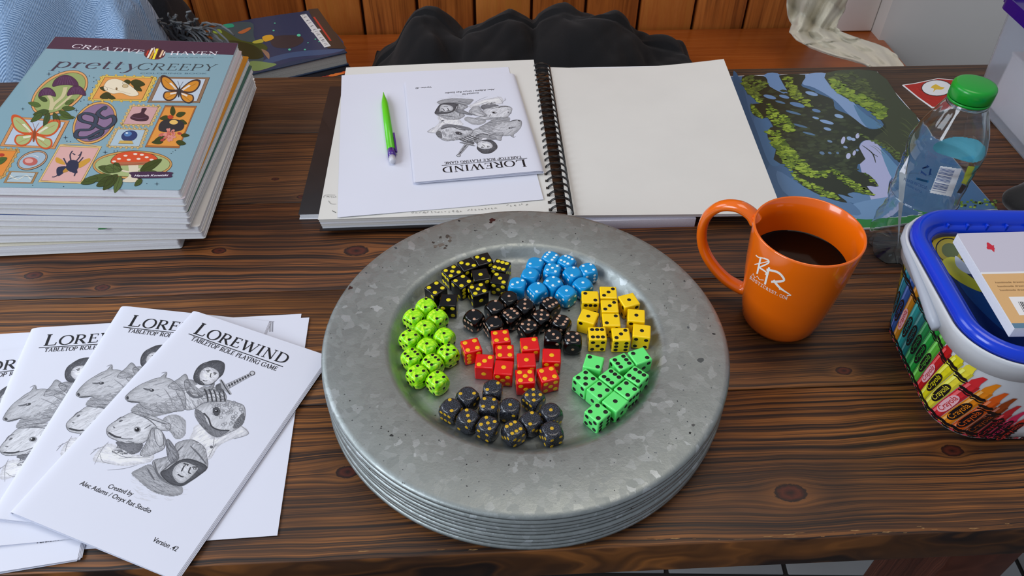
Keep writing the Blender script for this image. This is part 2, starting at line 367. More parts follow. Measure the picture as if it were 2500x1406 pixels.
# ================================================================== THE SETTING
TH = .0605
def frame(name, loc, kind='structure'):
    o = bpy.data.objects.new(name, None); COL.objects.link(o); o.location = loc; o.rotation_euler = (0, 0, TH); o['kind'] = kind; return o
def tloc(px, py, z=0., org=(0, .2635)):
    p = P(px, py, z); dx, dy = p.x-org[0], p.y-org[1]; c, s = math.cos(TH), math.sin(TH); return (dx*c+dy*s, -dx*s+dy*c)
ft = mat('floor_tile', '#9a9c9c', .45, var=.06, vs=8); fg = mat('tile_grout', '#2c2a28', .8)
fl = mesh_obj('floor', [(-1.6, -1.2, -.752), (1.9, -1.2, -.752), (1.9, 1.75, -.752), (-1.6, 1.75, -.752)], [(0, 1, 2, 3)], fg); tag(fl, kind='structure')
tile = None
for i in range(-1, 9):
    for j in range(0, 7):
        x = -.75+i*.205; y = .2+j*.205
        if tile is None: tile = box('floor_tile', 0, 0, 0, .197, .197, .004, ft, fl, .0015, 1); t = tile
        else: t = tile.copy(); COL.objects.link(t); t.parent = fl
        t.location = (x, y, -.7518)
pine = ['#9a5420', '#b4682c', '#c47a38', '#7e4218']
WY = 1.601
wall = frame('wall_back', (0, WY, 0)); 
box('backing_board', -1.5, .028, -.76, .80, .05, 1.0, mat('wall_backing', '#5a240a', .7), wall)
def wloc(px, py):
    d = ray(px, py); c, s = math.cos(TH), math.sin(TH); ny = -s*d[0]+c*d[1]; t = (WY*c - (-s*CP[0]+c*CP[1]))/ny
    q = CP+t*d; dx, dy = q[0], q[1]-WY; return (dx*c+dy*s, q[2])
gx = [wloc(x, 70)[0] for x in (480, 613, 752, 889, 1022, 1160, 1297, 1427, 1556, 1690, 1815)]
sp = (gx[-1]-gx[0])/10; gx = [gx[0]-sp*3, gx[0]-sp*2, gx[0]-sp]+gx+[gx[-1]+sp, gx[-1]+2*sp]
pk = []
for i in range(3): pk.append(wood('pine_plank_wood_%s' % 'abc'[i], [pine[0], pine[1], pine[2], ['#5e2c0e', '#6a3412', '#b8742f'][i]], [], .28, .38, seed=3.3*i, along=1.2, coat=.3))
for i in range(len(gx)-1):
    a, b = gx[i]+.0028, gx[i+1]-.0028
    # local: plank runs vertically: build along x then rotate so grain follows length
    bm = box_bm(-.76, a, 0, 1.0, b, .026, .005, 2)
    bmesh.ops.rotate(bm, verts=bm.verts, cent=(0, 0, 0), matrix=Matrix.Identity(3))
    o = bm_obj('plank', bm, pk[i % 3], wall); o.matrix_local = Matrix(((0, 1, 0, 0), (0, 0, -1, .028), (1, 0, 0, 0), (0, 0, 0, 1))).copy()
    # local x -> z, local y -> x, local z -> -y
    smooth_angle(o, 40)
# seat of the bench built along the wall
SZ = -.25
seatw = wood('bench_seat_wood', ['#8a400f', '#9c4c16', '#ac581c', '#b4642a'], [], .35, .3, seed=8, coat=.5)
bench = empty('bench', 'smooth orange-brown wooden bench seat along the plank wall', 'bench', (0, WY, 0), TH)
box('seat', -1.45, -.44, SZ-.03, .80, -.002, SZ, seatw, bench, .004)
box('front_panel', -1.45, -.40, -.747, .80, -.38, SZ-.031, seatw, bench)
gw = mat('grey_wall_paint', '#cfcdc9', .7, var=.03, vs=3, bump=.1, bs=60); wt = mat('white_trim_paint', '#f2f2ee', .5)
px0 = wloc(2118, 90)[0]
rw = frame('wall_right', (0, WY, 0)); box('wall_panel', px0-.012, -.07, -.76, 1.9, .03, 1.0, gw, rw)
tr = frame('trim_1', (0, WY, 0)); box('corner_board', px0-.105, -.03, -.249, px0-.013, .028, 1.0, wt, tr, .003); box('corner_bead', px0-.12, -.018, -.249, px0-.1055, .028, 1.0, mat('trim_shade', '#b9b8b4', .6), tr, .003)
lw = frame('wall_left', (-1.5, WY, 0)); box('wall_panel', -.06, -3.0, -.76, 0, .05, .3, gw, lw)
# ------------------------------------------------------------------ table
tk = [(870, 612, .0085), (82, 672, .006), (250, 702, .005), (1930, 1203, .0085), (2325, 1100, .006), (848, 1152, .006), (535, 612, .005), (1625, 735, .004), (672, 437, .003), (2060, 905, .005), (738, 480, .004), (1500, 1385, .005)]
tkl = [tloc(a, b)+(r,) for a, b, r in tk]
table = empty('table', 'dark-stained plank table with light grain lines and reddish knots', 'table', (0, .2635, 0), TH)
NP = 5; TD = .692; pwd = TD/NP
wc = [['#140a06', '#22130b', '#361f12', '#a8682e'], ['#150b07', '#26150c', '#3c2314', '#a86a30'], ['#120906', '#20110a', '#331b10', '#96592a'], ['#180e08', '#29180e', '#3e2616', '#8e5a2e'], ['#22150d', '#362215', '#4c301c', '#724c2c']]
for i in range(NP):
    y0, y1 = i*pwd+.0004, (i+1)*pwd-.0004
    kn = [k for k in tkl if y0-.02 < k[1] < y1+.02]
    o = box('plank', -1.25, y0, -.04, 1.15, y1, 0, wood('table_plank_wood_%s' % 'abcde'[i], wc[i], kn, 1., .5, seed=i*2.7, coat=.04), table, .0012, 2)
legm = wood('table_leg_wood', ['#3a1a0e', '#52281a', '#6e3826', '#8a4e38'], [], 1., .5, seed=4)
for x in (-1.05, .4585, .95):
    for y in (.085, .56):
        if x == .4585 and y > .1: continue
        box('leg', x, y, -.747, x+.075, y+.075, -.0405, legm, table, .003)
box('rail', -.95, .05, -.12, 1.02, .07, -.0405, legm, table, .002).location = (0, .12, 0)
# dents and pale scratches at the front edge
sc = Art(lambda u, v, o: (u, v, o+.00001)); rr = random.Random(5)
for k in range(90):
    x = rr.gauss(.3, .22); y = rr.gauss(.003, .0018)
    if y < .0012: continue
    w = rr.uniform(.001, .010); hh_ = rr.uniform(.0002, .0006); sc.poly([(x, y), (x+w*.2, y+hh_), (x+w*.45, y+hh_*.5), (x+w*.7, y+hh_*.9), (x+w, y+.0001), (x+w*.6, y-hh_*.6), (x+w*.3, y-hh_*.2)], rr.choice(['#8a6038', '#a07a4c', '#6e4826']), 1)
tag(sc.build('edge_wear', M_print, table), kind='stuff')

# ================================================================== CHARGER PLATES
PC = Vector((.0115, .426)); PT = .0532; WF = PT-.0115
galv = mat('galvanised_metal'); n = NT(galv); c = n.obj()
jit = n.new('ShaderNodeTexNoise'); jit.inputs['Scale'].default_value = 90; jit.inputs['Detail'].default_value = 3; n.set(jit.inputs['Vector'], c)
vv = n.new('ShaderNodeVectorMath', operation='MULTIPLY_ADD'); n.set(vv.inputs[0], jit.outputs['Color']); vv.inputs[1].default_value = (.011,)*3; n.set(vv.inputs[2], c)
vo = n.new('ShaderNodeTexVoronoi'); vo.inputs['Scale'].default_value = 165; n.set(vo.inputs['Vector'], vv.outputs[0]); sp_ = n.new('ShaderNodeSeparateColor'); n.set(sp_.inputs[0], vo.outputs['Color'])
big = n.noise(c, 14, 4, .6); fine = n.noise(c, 420, 4, .7)
cell = n.ramp(sp_.outputs[0], [(.0, (.30, .33, .32)), (.66, (.335, .365, .355)), (.88, (.375, .405, .40)), (.95, (.43, .465, .465)), (1., (.55, .59, .60))])
base = n.mix(n.ramp(big, [(.32, (0, 0, 0)), (.62, (1, 1, 1))]), (.30, .325, .315, 1), cell)
spk = n.noise(n.mapping(c, (1, 1, 1), (3, 1, 2)), 170, 3, .5); base = n.mix(n.ramp(spk, [(.23, (1, 1, 1)), (.27, (0, 0, 0))]), base, (.06, .055, .05, 1))
n.set(n.b.inputs['Base Color'], base); n.b.inputs['Metallic'].default_value = .82
n.set(n.b.inputs['Roughness'], n.math('ADD', .42, n.math('MULTIPLY', sp_.outputs[1], .12))); n.bump(n.math('ADD', fine, n.math('MULTIPLY', big, 3.)), .25, .0006)
prof = [(0, -.0115), (.098, -.0115), (.1025, -.0107), (.1060, -.0080), (.1095, -.0035), (.1125, -.0009), (.1155, 0), (.1600, 0), (.1632, -.0005), (.1648, -.0019), (.1650, -.0034), (.1641, -.0044), (.1630, -.0040), (.1633, -.0026), (.1622, -.0015), (.1598, -.0009), (.1153, -.0009), (.1118, -.0019), (.1088, -.0046), (.1053, -.0091), (.1020, -.0117), (.098, -.0124), (0, -.0124)]
ords = ['second', 'third', 'fourth', 'fifth', 'sixth', 'seventh', 'eighth', 'ninth']
NPL = 9; pitch = .0050; plate0 = None; rr = random.Random(3)
for k in range(NPL):
    z = PT-k*pitch
    if k == 0: p = plate0 = lathe('charger_plate', prof, galv, None, 160)
    else: p = plate0.copy(); COL.objects.link(p)
    dx, dy = (0, 0) if k == 0 else (rr.uniform(-.0009, .0009), rr.uniform(-.0012, .0002))
    p.location = (PC.x+dx, PC.y+dy, z); p.rotation_euler = (0, 0, 0 if k == 0 else rr.uniform(0, 6.28))
    lab = 'galvanised metal charger plate on top of the stack, holding all the dice' if k == 0 else ('lowest galvanised metal charger plate, resting on the table under the whole stack' if k == NPL-1 else 'galvanised metal charger plate, %s from the top of the stack, only its rim showing' % ords[k-1])
    tag(p, lab, 'plate', 'stacked galvanised charger plates')
# marks on the top plate
pm_ = Art(lambda u, v, o: (u, v, o)); rr = random.Random(9)
def ploc(px, py, z=PT): q = P(px, py, z); return (q.x-PC.x, q.y-PC.y)
def splat(px, py, r, col, n=9, asp=1.):
    cx, cy = ploc(px, py); k = (PT*0+CH-PT)/F*1.35
    pm_.poly(sm([(cx+math.cos(a)*r*k*rr.uniform(.5, 1.25), cy+math.sin(a)*r*k*asp*rr.uniform(.5, 1.25)) for a in [2*math.pi*i/n for i in range(n)]], 3), col, 1)
for px, py, r in [(1078, 598, 9), (1092, 577, 8), (1065, 600, 7), (1098, 588, 6), (1086, 606, 5), (1058, 592, 5), (1075, 580, 5), (1100, 580, 5), (1062, 604, 4), (1090, 600, 4)]: splat(px, py, r, rr.choice(['#4a423c', '#5a5048', '#3c3631', '#6a625a']))
for px, py, r in [(1070, 590, 3), (1083, 590, 3), (1094, 584, 2)]: splat(px, py, r, '#8d9290')
for px, py, r, cc in [(1204, 537, 9, '#3a1512'), (1198, 543, 5, '#2a0f0d'), (1121, 539, 4, '#2c2a2a'), (855, 702, 7, '#3a2420'), (966, 605, 5, '#474a4c'), (1712, 879, 9, '#4e5150'), (1160, 563, 3, '#333'), (1164, 562, 2, '#333'),
   (894, 666, 3, '#4a4d50'), (1541, 623, 3, '#555'), (1671, 686, 4, '#444'), (1533, 585, 3, '#666'), (1680, 799, 4, '#55585a'), (1743, 815, 4, '#333'), (1692, 1037, 4, '#50504e'), (1685, 1057, 3, '#222'), (956, 1063, 4, '#2b2b2b'), (948, 1053, 2, '#333'), (931, 1041, 2, '#333'), (930, 1045, 2, '#333'), (1212, 573, 2, '#222'), (1405, 570, 2, '#222'), (1457, 549, 2, '#333'), (1486, 553, 2, '#333'), (1139, 1133, 2, '#222'), (1242, 1135, 2, '#222'), (990, 1062, 2, '#333'), (1620, 693, 2, '#222'), (1588, 692, 2, '#333'), (1125, 515, 1, '#222'), (1240, 537, 2, '#555'), (1276, 590, 3, '#333'), (1050, 640, 2, '#444'), (1000, 620, 2, '#666')]:
    splat(px, py, r, cc if len(cc) > 4 else '#'+''.join(q*2 for q in cc[1:]))
for k in range(150):
    a = rr.uniform(0, 6.28); R0 = rr.uniform(.119, .16); px = (R0*math.cos(a), R0*math.sin(a)); r = rr.uniform(.0003, .0007); cc = rr.choice(['#4c4f50', '#606466', '#3c3c3c'])
    pm_.poly([(px[0]+math.cos(t)*r*rr.uniform(.6, 1.3), px[1]+math.sin(t)*r*rr.uniform(.6, 1.3)) for t in (0, 1.2, 2.5, 3.8, 5)], cc, 1)
tag(pm_.build('rust_spots', mat('x0') if False else M_print, plate0), kind='stuff')

# ================================================================== DICE
DS = .0147; H = DS/2; DZ = WF+DS
PIPS = {1: [(0, 0)], 2: [(-1, -1), (1, 1)], 3: [(-1, -1), (0, 0), (1, 1)], 4: [(-1, -1), (1, 1), (-1, 1), (1, -1)], 5: [(-1, -1), (1, 1), (-1, 1), (1, -1), (0, 0)], 6: [(-1, -1), (0, -1), (1, -1), (-1, 1), (0, 1), (1, 1)]}
def pipset(v, fl):
    p = PIPS[v]
    if v in (2, 3) and fl == '\\': p = [(-x, y) for x, y in p]
    if v == 6 and fl == 'v': p = [(y, x) for x, y in p]
    return p
def die_body(kind):
    """kind: sharp -> bevelled cube; round -> cube clipped by a ball, soft -> the same, softer"""
    bm = bmesh.new()
    if kind == 'sharp':
        bm = box_bm(-H, -H, -H, H, H, H, .0011, 3); me = bpy.data.meshes.new('die_sharp')
    else:
        bmesh.ops.create_cube(bm, size=2); bmesh.ops.subdivide_edges(bm, edges=bm.edges[:], cuts=15, use_grid_fill=True)
        Rb = {'round': 1.32, 'mid': 1.36, 'soft': 1.335}[kind]*H; kk = {'round': 16., 'mid': 10., 'soft': 8.}[kind]
        for v in bm.verts:
            q = [math.tan(x*math.pi/4) for x in v.co]; d = Vector(q).normalized(); p8 = sum(abs(x)**(2*kk) for x in d)**(1/(2*kk))
            rc = H/p8; e = kk*3; r = (rc**-e+Rb**-e)**(-1/e); v.co = d*r
        mz = max(v.co.z for v in bm.verts)
        for v in bm.verts: v.co *= H/mz
        me = bpy.data.meshes.new('die_'+kind)
    bm.to_mesh(me); bm.free(); me.polygons.foreach_set('use_smooth', [True]*len(me.polygons))
    if kind == 'sharp': 
        for p in me.polygons: p.use_smooth = p.area < (H*1.5)**2
    return me
def pip_mesh(name, faces, off, rad, m):
    vs = []; fs = []
    for (val, flg, M3) in faces:
        for (a, b) in pipset(val, flg):
            base = len(vs); c = Vector((a*off*DS, b*off*DS, 0)); n = 14
            rings = [(1., -.00005), (.94, .00007), (.55, .00004), (0, .00002)]
            for rr_, hh in rings[:-1]:
                for i in range(n): t = 2*math.pi*i/n; vs.append(M3 @ Vector((c.x+math.cos(t)*rad*DS*rr_, c.y+math.sin(t)*rad*DS*rr_, H+hh)))
            vs.append(M3 @ Vector((c.x, c.y, H+.00002)))
            for k in range(2):
                for i in range(n): j = (i+1) % n; fs.append((base+k*n+i, base+k*n+j, base+(k+1)*n+j, base+(k+1)*n+i))
            for i in range(n): fs.append((base+2*n+i, base+2*n+(i+1) % n, base+3*n))
    me = bpy.data.meshes.new(name); me.from_pydata([tuple(v) for v in vs], [], fs); me.update(); me.materials.append(m); me.polygons.foreach_set('use_smooth', [True]*len(fs)); return me
def M3c(ax, ay, az): return Matrix((ax, ay, az)).transposed()
X, Y, Z = Vector((1, 0, 0)), Vector((0, 1, 0)), Vector((0, 0, 1))
FACE = {'T': M3c(X, Y, Z), 'F': M3c(X, Z, -Y), 'R': M3c(Y, Z, X), 'B': M3c(-X, Z, Y), 'L': M3c(-Y, Z, -X), 'D': M3c(X, -Y, -Z)}
# speckled and swirled plastics
def speckle():
    m = mat('speckled_plastic', rough=.28, coat=.4); n = NT(m); f = n.noise(n.obj(), 1500, 2, .6)
    n.set(n.b.inputs['Base Color'], n.ramp(f, [(.46, (.005, .006, .008)), (.54, (.018, .019, .026)), (.64, (.11, .12, .16))])); return m
def swirl():
    m = mat('swirled_lime_plastic', rough=.25, coat=.4); n = NT(m); f = n.noise(n.obj(), 75, 3, .5, 4.5); m.node_tree.nodes['Principled BSDF'].inputs['Subsurface Weight'].default_value = 0
    n.set(n.b.inputs['Base Color'], n.ramp(f, [(.3, lin('#5cbc10')), (.46, lin('#96e808')), (.55, lin('#b4fa14')), (.68, lin('#e4ff50'))])); return m
DG = {
 'A': ('sharp', mat('black_plastic', '#050506', .2, coat=.12), mat('yellow_pip_paint', '#e6d21c', .4), .28, .135, (1020, 600, 7.8125), 'square-edged black die with yellow pips', 'black dice with yellow pips', 'black-and-yellow dice'),
 'B': ('mid', mat('blue_plastic', '#0094d6', .22, coat=.3), mat('white_pip_paint', '#e8f6fa', .4), .245, .088, (1220, 590, 7.8125), 'rounded blue die with white pips', 'blue dice with white pips', 'blue dice'),
 'C': ('round', mat('gloss_black_plastic', '#040405', .14, coat=.2), mat('bronze_pip_paint', '#c49a80', .35), .245, .09, (1110, 700, 7.8125), 'rounded black die with bronze pips', 'black dice with bronze pips', 'black-and-bronze dice'),
 'D': ('sharp', mat('yellow_plastic', '#ffd400', .3, coat=.3), mat('black_pip_paint', '#0a0806', .35), .275, .122, (1390, 690, 7.809), 'square-edged yellow die with black pips', 'yellow dice with black pips', 'yellow dice'),
 'E': ('soft', swirl(), mat('black_pip_paint'), .24, .092, (950, 715, 5.305), 'rounded marbled lime die with black pips', 'lime green dice with black pips', 'lime dice'),
 'F': ('sharp', mat('red_plastic', '#e00408', .25, coat=.4), mat('amber_pip_paint', '#f6b808', .4), .27, .135, (1110, 795, 8.036), 'square-edged red die with yellow pips', 'red dice with yellow pips', 'red dice'),
 'G': ('sharp', mat('green_plastic', '#68f07a', .3, coat=.3), mat('black_pip_paint'), .275, .128, (1380, 840, 6.113), 'square-edged mint green die with black pips', 'green dice with black pips', 'mint dice'),
 'H': ('round', speckle(), mat('gold_pip_paint', '#d4a81c', .35), .245, .098, (1050, 915, 7.03), 'rounded speckled charcoal die with gold pips', 'speckled charcoal dice with gold pips', 'speckled dice'),
}
# centre x, centre y, edge dx, dy, top, flag, front, flag, right, flag
DD = {
'A': [(635,470,170,175,5,'-',6,'h',3,'/'),(342,800,117,96,4,'-',2,'/',1,'-'),(840,662,115,95,4,'-',2,'\\',6,'v'),(952,348,125,165,3,'/',1,'-',2,'\\'),(1245,243,115,190,3,'/',1,'-',2,'/'),(1583,370,167,46,6,'h',3,'\\',5,'-'),(1198,545,300,-50,1,'-',2,'/',3,'\\'),(1570,617,310,50,3,'\\',5,'-',1,'-'),(1150,823,171,-48,5,'-',1,'-',3,'/'),(585,1030,345,15,1,'-',4,'-',2,'/')],
'B': [(980,213,135,58,6,'v',2,'/',3,'/'),(1297,308,65,31,6,'h',5,'-',3,'/'),(698,368,250,60,2,'/',1,'-',3,'/'),(1017,468,146,28,5,'-',3,'\\',1,'-'),(1708,480,150,-29,4,'-',6,'v',2,'/'),(1397,565,230,-100,2,'/',1,'-',3,'/'),(583,590,300,80,1,'-',2,'\\',3,'/'),(340,775,280,50,3,'/',1,'-',2,'/'),(1020,753,104,82,4,'-',1,'-',2,'/'),(722,870,100,97,2,'\\',6,'h',3,'/'),(1275,931,112,83,1,'-',5,'-',4,'-'),(1588,777,110,90,1,'-',3,'\\',2,'/')],
'C': [(1037,177,150,125,1,'-',2,'/',3,'/'),(768,350,110,100,2,'\\',1,'-',3,'/'),(1340,325,140,110,3,'\\',1,'-',2,'/'),(1825,290,100,92,6,'v',2,'/',3,'/'),(365,530,150,90,2,'\\',6,'h',3,'/'),(748,658,70,110,2,'\\',6,'h',3,'/'),(1077,500,55,46,6,'h',2,'/',3,'/'),(1655,530,108,95,5,'-',1,'-',3,'/'),(1412,720,108,96,5,'-',3,'\\',1,'-'),(2035,635,145,58,6,'v',2,'/',3,'/'),(1885,905,250,20,3,'\\',2,'/',1,'-'),(2255,955,100,1,5,'-',1,'-',4,'-')],
'D': [(400,268,300,5,2,'\\',6,'h',3,'/'),(750,180,330,8,3,'/',2,'/',1,'-'),(1150,322,300,-75,1,'-',2,'/',3,'/'),(770,440,345,5,3,'/',2,'/',1,'-'),(362,638,310,90,1,'-',2,'\\',3,'/'),(800,700,350,5,2,'/',3,'/',1,'-'),(1278,620,340,30,1,'-',2,'\\',3,'/'),(537,965,100,0,6,'h',5,'-',3,'/'),(985,978,350,0,3,'/',6,'v',2,'/'),(1383,915,340,40,1,'-',4,'-',2,'/')],
'E': [(473,130,100,75,2,'\\',1,'-',3,'/'),(312,272,97,58,2,'\\',6,'h',3,'/'),(620,275,100,70,2,'\\',1,'-',4,'-'),(462,420,100,60,1,'-',2,'/',3,'\\'),(263,545,71,50,4,'-',5,'-',1,'-'),(711,522,100,50,1,'-',3,'/',2,'\\'),(488,655,100,60,1,'-',3,'/',2,'/'),(288,790,38,36,6,'h',3,'/',2,'/'),(760,735,63,58,5,'-',1,'-',4,'-'),(556,865,42,35,6,'h',2,'/',3,'/'),(362,1008,68,56,4,'-',5,'-',1,'-'),(622,1090,68,55,4,'-',5,'-',1,'-')],
'F': [(325,385,198,-48,4,'-',6,'v',2,'/'),(905,205,199,-22,4,'-',1,'-',5,'-'),(983,500,204,-4,4,'-',1,'-',2,'/'),(1475,350,350,-30,2,'/',3,'/',1,'-'),(1905,578,300,10,1,'-',5,'-',4,'-'),(588,690,300,20,3,'/',1,'-',2,'/'),(963,815,300,24,1,'-',5,'-',3,'/'),(1408,667,300,-9,1,'-',3,'/',2,'/'),(1385,987,213,-12,5,'-',3,'\\',6,'v'),(1833,940,200,-45,4,'-',5,'-',6,'v')],
'G': [(425,265,280,65,2,'\\',1,'-',3,'/'),(852,265,94,112,6,'h',2,'\\',3,'/'),(1118,170,140,195,2,'/',1,'-',3,'/'),(312,515,118,100,5,'-',4,'-',1,'-'),(690,490,63,49,6,'h',2,'/',3,'/'),(1083,468,65,42,6,'h',5,'-',4,'-'),(542,700,125,101,4,'-',1,'-',2,'/'),(922,670,131,98,4,'-',5,'-',6,'h'),(778,878,125,90,1,'-',2,'\\',3,'/'),(487,1010,128,102,4,'-',5,'-',6,'v')],
'H': [(640,318,130,100,2,'/',1,'-',3,'/'),(1075,195,300,30,2,'/',1,'-',3,'/'),(1777,340,120,90,5,'-',6,'h',3,'/'),(355,520,140,80,2,'\\',6,'h',3,'/'),(1005,480,164,15,4,'-',1,'-',5,'-'),(1375,510,300,36,1,'-',2,'/',3,'/'),(650,697,130,70,3,'\\',2,'/',1,'-'),(993,825,140,70,5,'-',4,'-',1,'-'),(1435,905,96,120,6,'v',3,'/',5,'-'),(1735,745,130,140,2,'\\',1,'-',3,'\\'),(2075,600,110,110,1,'-',2,'\\',3,'\\'),(2095,930,90,140,1,'-',5,'-',4,'-')],
}
dice = []
for g, L in DD.items():
    ox, oy, s = DG[g][5]
    for e in L:
        c = P(ox+e[0]/s, oy+e[1]/s, DZ); k = math.hypot(e[2], e[3]); q = P(ox+(e[0]+e[2]/k*20)/s, oy+(e[1]+e[3]/k*20)/s, DZ)
        dice.append([g, e, Vector((c.x, c.y)), math.atan2(q.y-c.y, q.x-c.x)])
def sat(a, b):
    d = b[2]-a[2]
    if d.length > DS*1.5: return None
    best = None
    for o in (a, b):
        for t in (0, math.pi/2):
            ax = Vector((math.cos(o[3]+t), math.sin(o[3]+t))); pr = 0
            for q in (a, b):
                hh = DS/2*(1. if DG[q[0]][0] == 'sharp' else .97); pr += hh*(abs(math.cos(q[3]-o[3]-t))+abs(math.sin(q[3]-o[3]-t)))*(1. if DG[q[0]][0] == 'sharp' else .93)
            dd = d.dot(ax); pen = pr+.0001-abs(dd)
            if pen <= 0: return None
            if best is None or pen < best[0]: best = (pen, ax*(1 if dd > 0 else -1))
    return best
for it in range(60):
    for i in range(len(dice)):
        for j in range(i+1, len(dice)):
            r = sat(dice[i], dice[j])
            if r: dice[i][2] -= r[1]*r[0]*.5; dice[j][2] += r[1]*r[0]*.5
    for d in dice:
        w = d[2]-PC
        if w.length > .0965: d[2] = PC+w*(.0965/w.length)
bodies = {}
WORD = {1: 'one', 2: 'two', 3: 'three', 4: 'four', 5: 'five', 6: 'six'}; ORD = ['leftmost', 'second from left', 'third from left', 'fourth from left', 'fifth from left', 'sixth from left']
for g in DG:
    kind, bm_, pm, off, rad, _, desc, grp, short = DG[g]
    gl = [d for d in dice if d[0] == g]
    for d in gl:
        e = d[1]; key = kind+bm_.name
        if key not in bodies:
            me = die_body(kind); me.materials.append(bm_); bodies[key] = me
        o = bpy.data.objects.new('die', bodies[key]); COL.objects.link(o); o.location = (d[2].x, d[2].y, WF+H+.00005); o.rotation_euler = (0, 0, d[3])
        t, tf, f, ff, r, rf = e[4:]
        fc = [(t, tf, FACE['T']), (f, ff, FACE['F']), (r, rf, FACE['R']), (7-f, '/', FACE['B']), (7-r, '/', FACE['L'])]
        pe = bpy.data.objects.new('pips', pip_mesh('pips', fc, off, rad, pm)); COL.objects.link(pe); pe.parent = o
        same = sorted([q for q in gl if q[1][4] == t], key=lambda q: q[2].x); i = [q is d for q in same].index(True); n_ = len(same)
        if n_ == 1: lab = '%s, the only %s with %s on top' % (desc, short.replace('dice', 'die'), WORD[t])
        else: lab = '%s showing %s, %s of the %s %s' % (desc, WORD[t], ('rightmost' if i == n_-1 else ORD[i]), short.replace(' dice', ''), WORD[t].replace('six', 'sixe')+'s')
        tag(o, lab, 'die', grp)
# ================================================================== BOOKLETS
BW, BH = .1395, .2155
def frame_from(pa, pb, zt, tilt):
    """frame whose origin is the spine bottom pixel pa, y runs to spine top pixel pb; zt spine height; tilt rad lowers the far side"""
    a = P(*pa, zt); b = P(*pb, zt); y = (b-a).normalized(); xh = Vector((y.y, -y.x, 0)); x = (xh*math.cos(tilt)+Vector((0, 0, -1))*math.sin(tilt)).normalized(); z = x.cross(y)
    m = Matrix.Identity(4)
    for i in range(3): m[i][0], m[i][1], m[i][2], m[i][3] = x[i], y[i], z[i], a[i]
    return m, (b-a).length
hp_u = [0, .0006, .002, .005, .009, .012, .141]; hp_h = [.0011, .0021, .0031, .0038, .00405, .0040, .0023]
def hcov(u, k=1.): return float(np.interp(u, hp_u, hp_h))*k
def to_local(px, py, Mi, hf):
    o = Mi @ Vector(CP); d = Mi.to_3x3() @ Vector(ray(px, py)); h = .003
    for _ in range(6):
        t = (h-o.z)/d.z; q = o+d*t; h = hf(q.x, q.y)
    return (q.x, q.y)
def sheet_profile(name, prof, v0, v1, m, parent, nv=6):
    vs = []; fs = []; k = len(prof)
    for j in range(nv+1):
        v = v0+(v1-v0)*j/nv
        for u, h in prof: vs.append((u, v, h))
    for j in range(nv):
        for i in range(k): i2 = (i+1) % k; fs.append((j*k+i, j*k+i2, (j+1)*k+i2, (j+1)*k+i))
    o = None
    bm = bmesh.new(); bv = [bm.verts.new(v) for v in vs]
    for f in fs: bm.faces.new([bv[x] for x in f])
    bm.faces.new(bv[:k]); bm.faces.new(bv[-k:])
    o = bm_obj(name, bm, m, parent); smooth_angle(o, 40); return o
us = [0, .0004, .0012, .0025, .004, .0065, .01, .014, .02, .028, .04, .055, .075, .1, .12, BW]
cov_top = [(u, hcov(u)) for u in us]
cov = cov_top+[(BW, hcov(BW)-.00018)]+[(u, hcov(u)-.00018) for u in us[-2:1:-1]]+[(.0012, .0010), (.002, .0003), (.1385, .0003), (.1385, .0001), (.001, .0001), (.0002, .0004)]
bk_frame, _l = frame_from((22, 1249), (474, 753), .0125, .056)
# first booklet frame: lower origin so that the top surface of the spine lies at the fitted height
bk_frame = bk_frame @ Matrix.Translation((0, 0, -.0028)); Mi0 = bk_frame.inverted()
b0 = empty('booklet', 'white stapled booklet on top of the fan, its whole pencil-drawn cover showing', 'booklet', (0, 0, 0), 0, 'white booklets with pencil-drawn covers'); b0.matrix_world = bk_frame
cover0 = sheet_profile('cover', cov, 0, BH, M_paper, b0)
page_off = [.0012, .0026, .0040, .0018]
for k in range(4):
    f0, f1 = .12+.2*k, .12+.2*k+.15; e = BW+page_off[3-k]*.6
    pr = [(u, hcov(u)*f1) for u in us[3:-1]]+[(e, hcov(BW)*f1), (e, hcov(BW)*f0)]+[(u, hcov(u)*f0) for u in us[-2:2:-1]]
    sheet_profile('page', pr, .0012*(k % 2)+.0004, BH-.0006-.0008*(k % 2), M_paper, b0)
# ---- cover print (drawn once, mesh shared)
cv7 = lambda x, y: to_local(220+x/2.869, 740+y/2.869, Mi0, lambda u, v: hcov(u))
A = Art(lambda u, v, o: (u, v, hcov(u)+o), cv7)
ink = '#1c1c20'
a, b = cv7(722, 212), cv7(1355, 424)
dirx = Vector((b[0]-a[0], b[1]-a[1])).normalized()
A.glyphs('LOREWIND', a, b, .0132, ink, 4, T=.18, t=.07, sc=True, small=.80)
A.stroke([(690, 215), (1351, 446)], .0008, ink, 4)
a, b = cv7(704, 258), cv7(1298, 474); A.glyphs('TABLETOP ROLE PLAYING GAME', a, b, .0043, '#2a2a30', 4, T=.18, t=.10)
g1, g2, g3, g4, g5 = '#d4d4da', '#b4b5ba', '#8e8f95', '#66676d', '#404146'
U = .00035
def fill(pts, base, n, ang, ln, cols, seed, w=.9, outline=g4, ow=1.4, lay=2, smoothn=4, jit=.35):
    q = sm(pts, smoothn); bl4 = lin(base); A.poly(q, tuple(x*.72+.28*.8 for x in bl4[:3])+(1,), lay); A.shade(q, base, 5.2, ang, seed, lay+.5); n = int(n*1.0); ow *= .75; ln *= .9; w *= .8
    # hatch in art units then converted
    A.hatch(q, n, ang, ln, w*U, cols, lay+1, jit, seed)
    if outline: A.stroke(q, ow*U, outline, lay+2, closed=True)
pi = math.pi
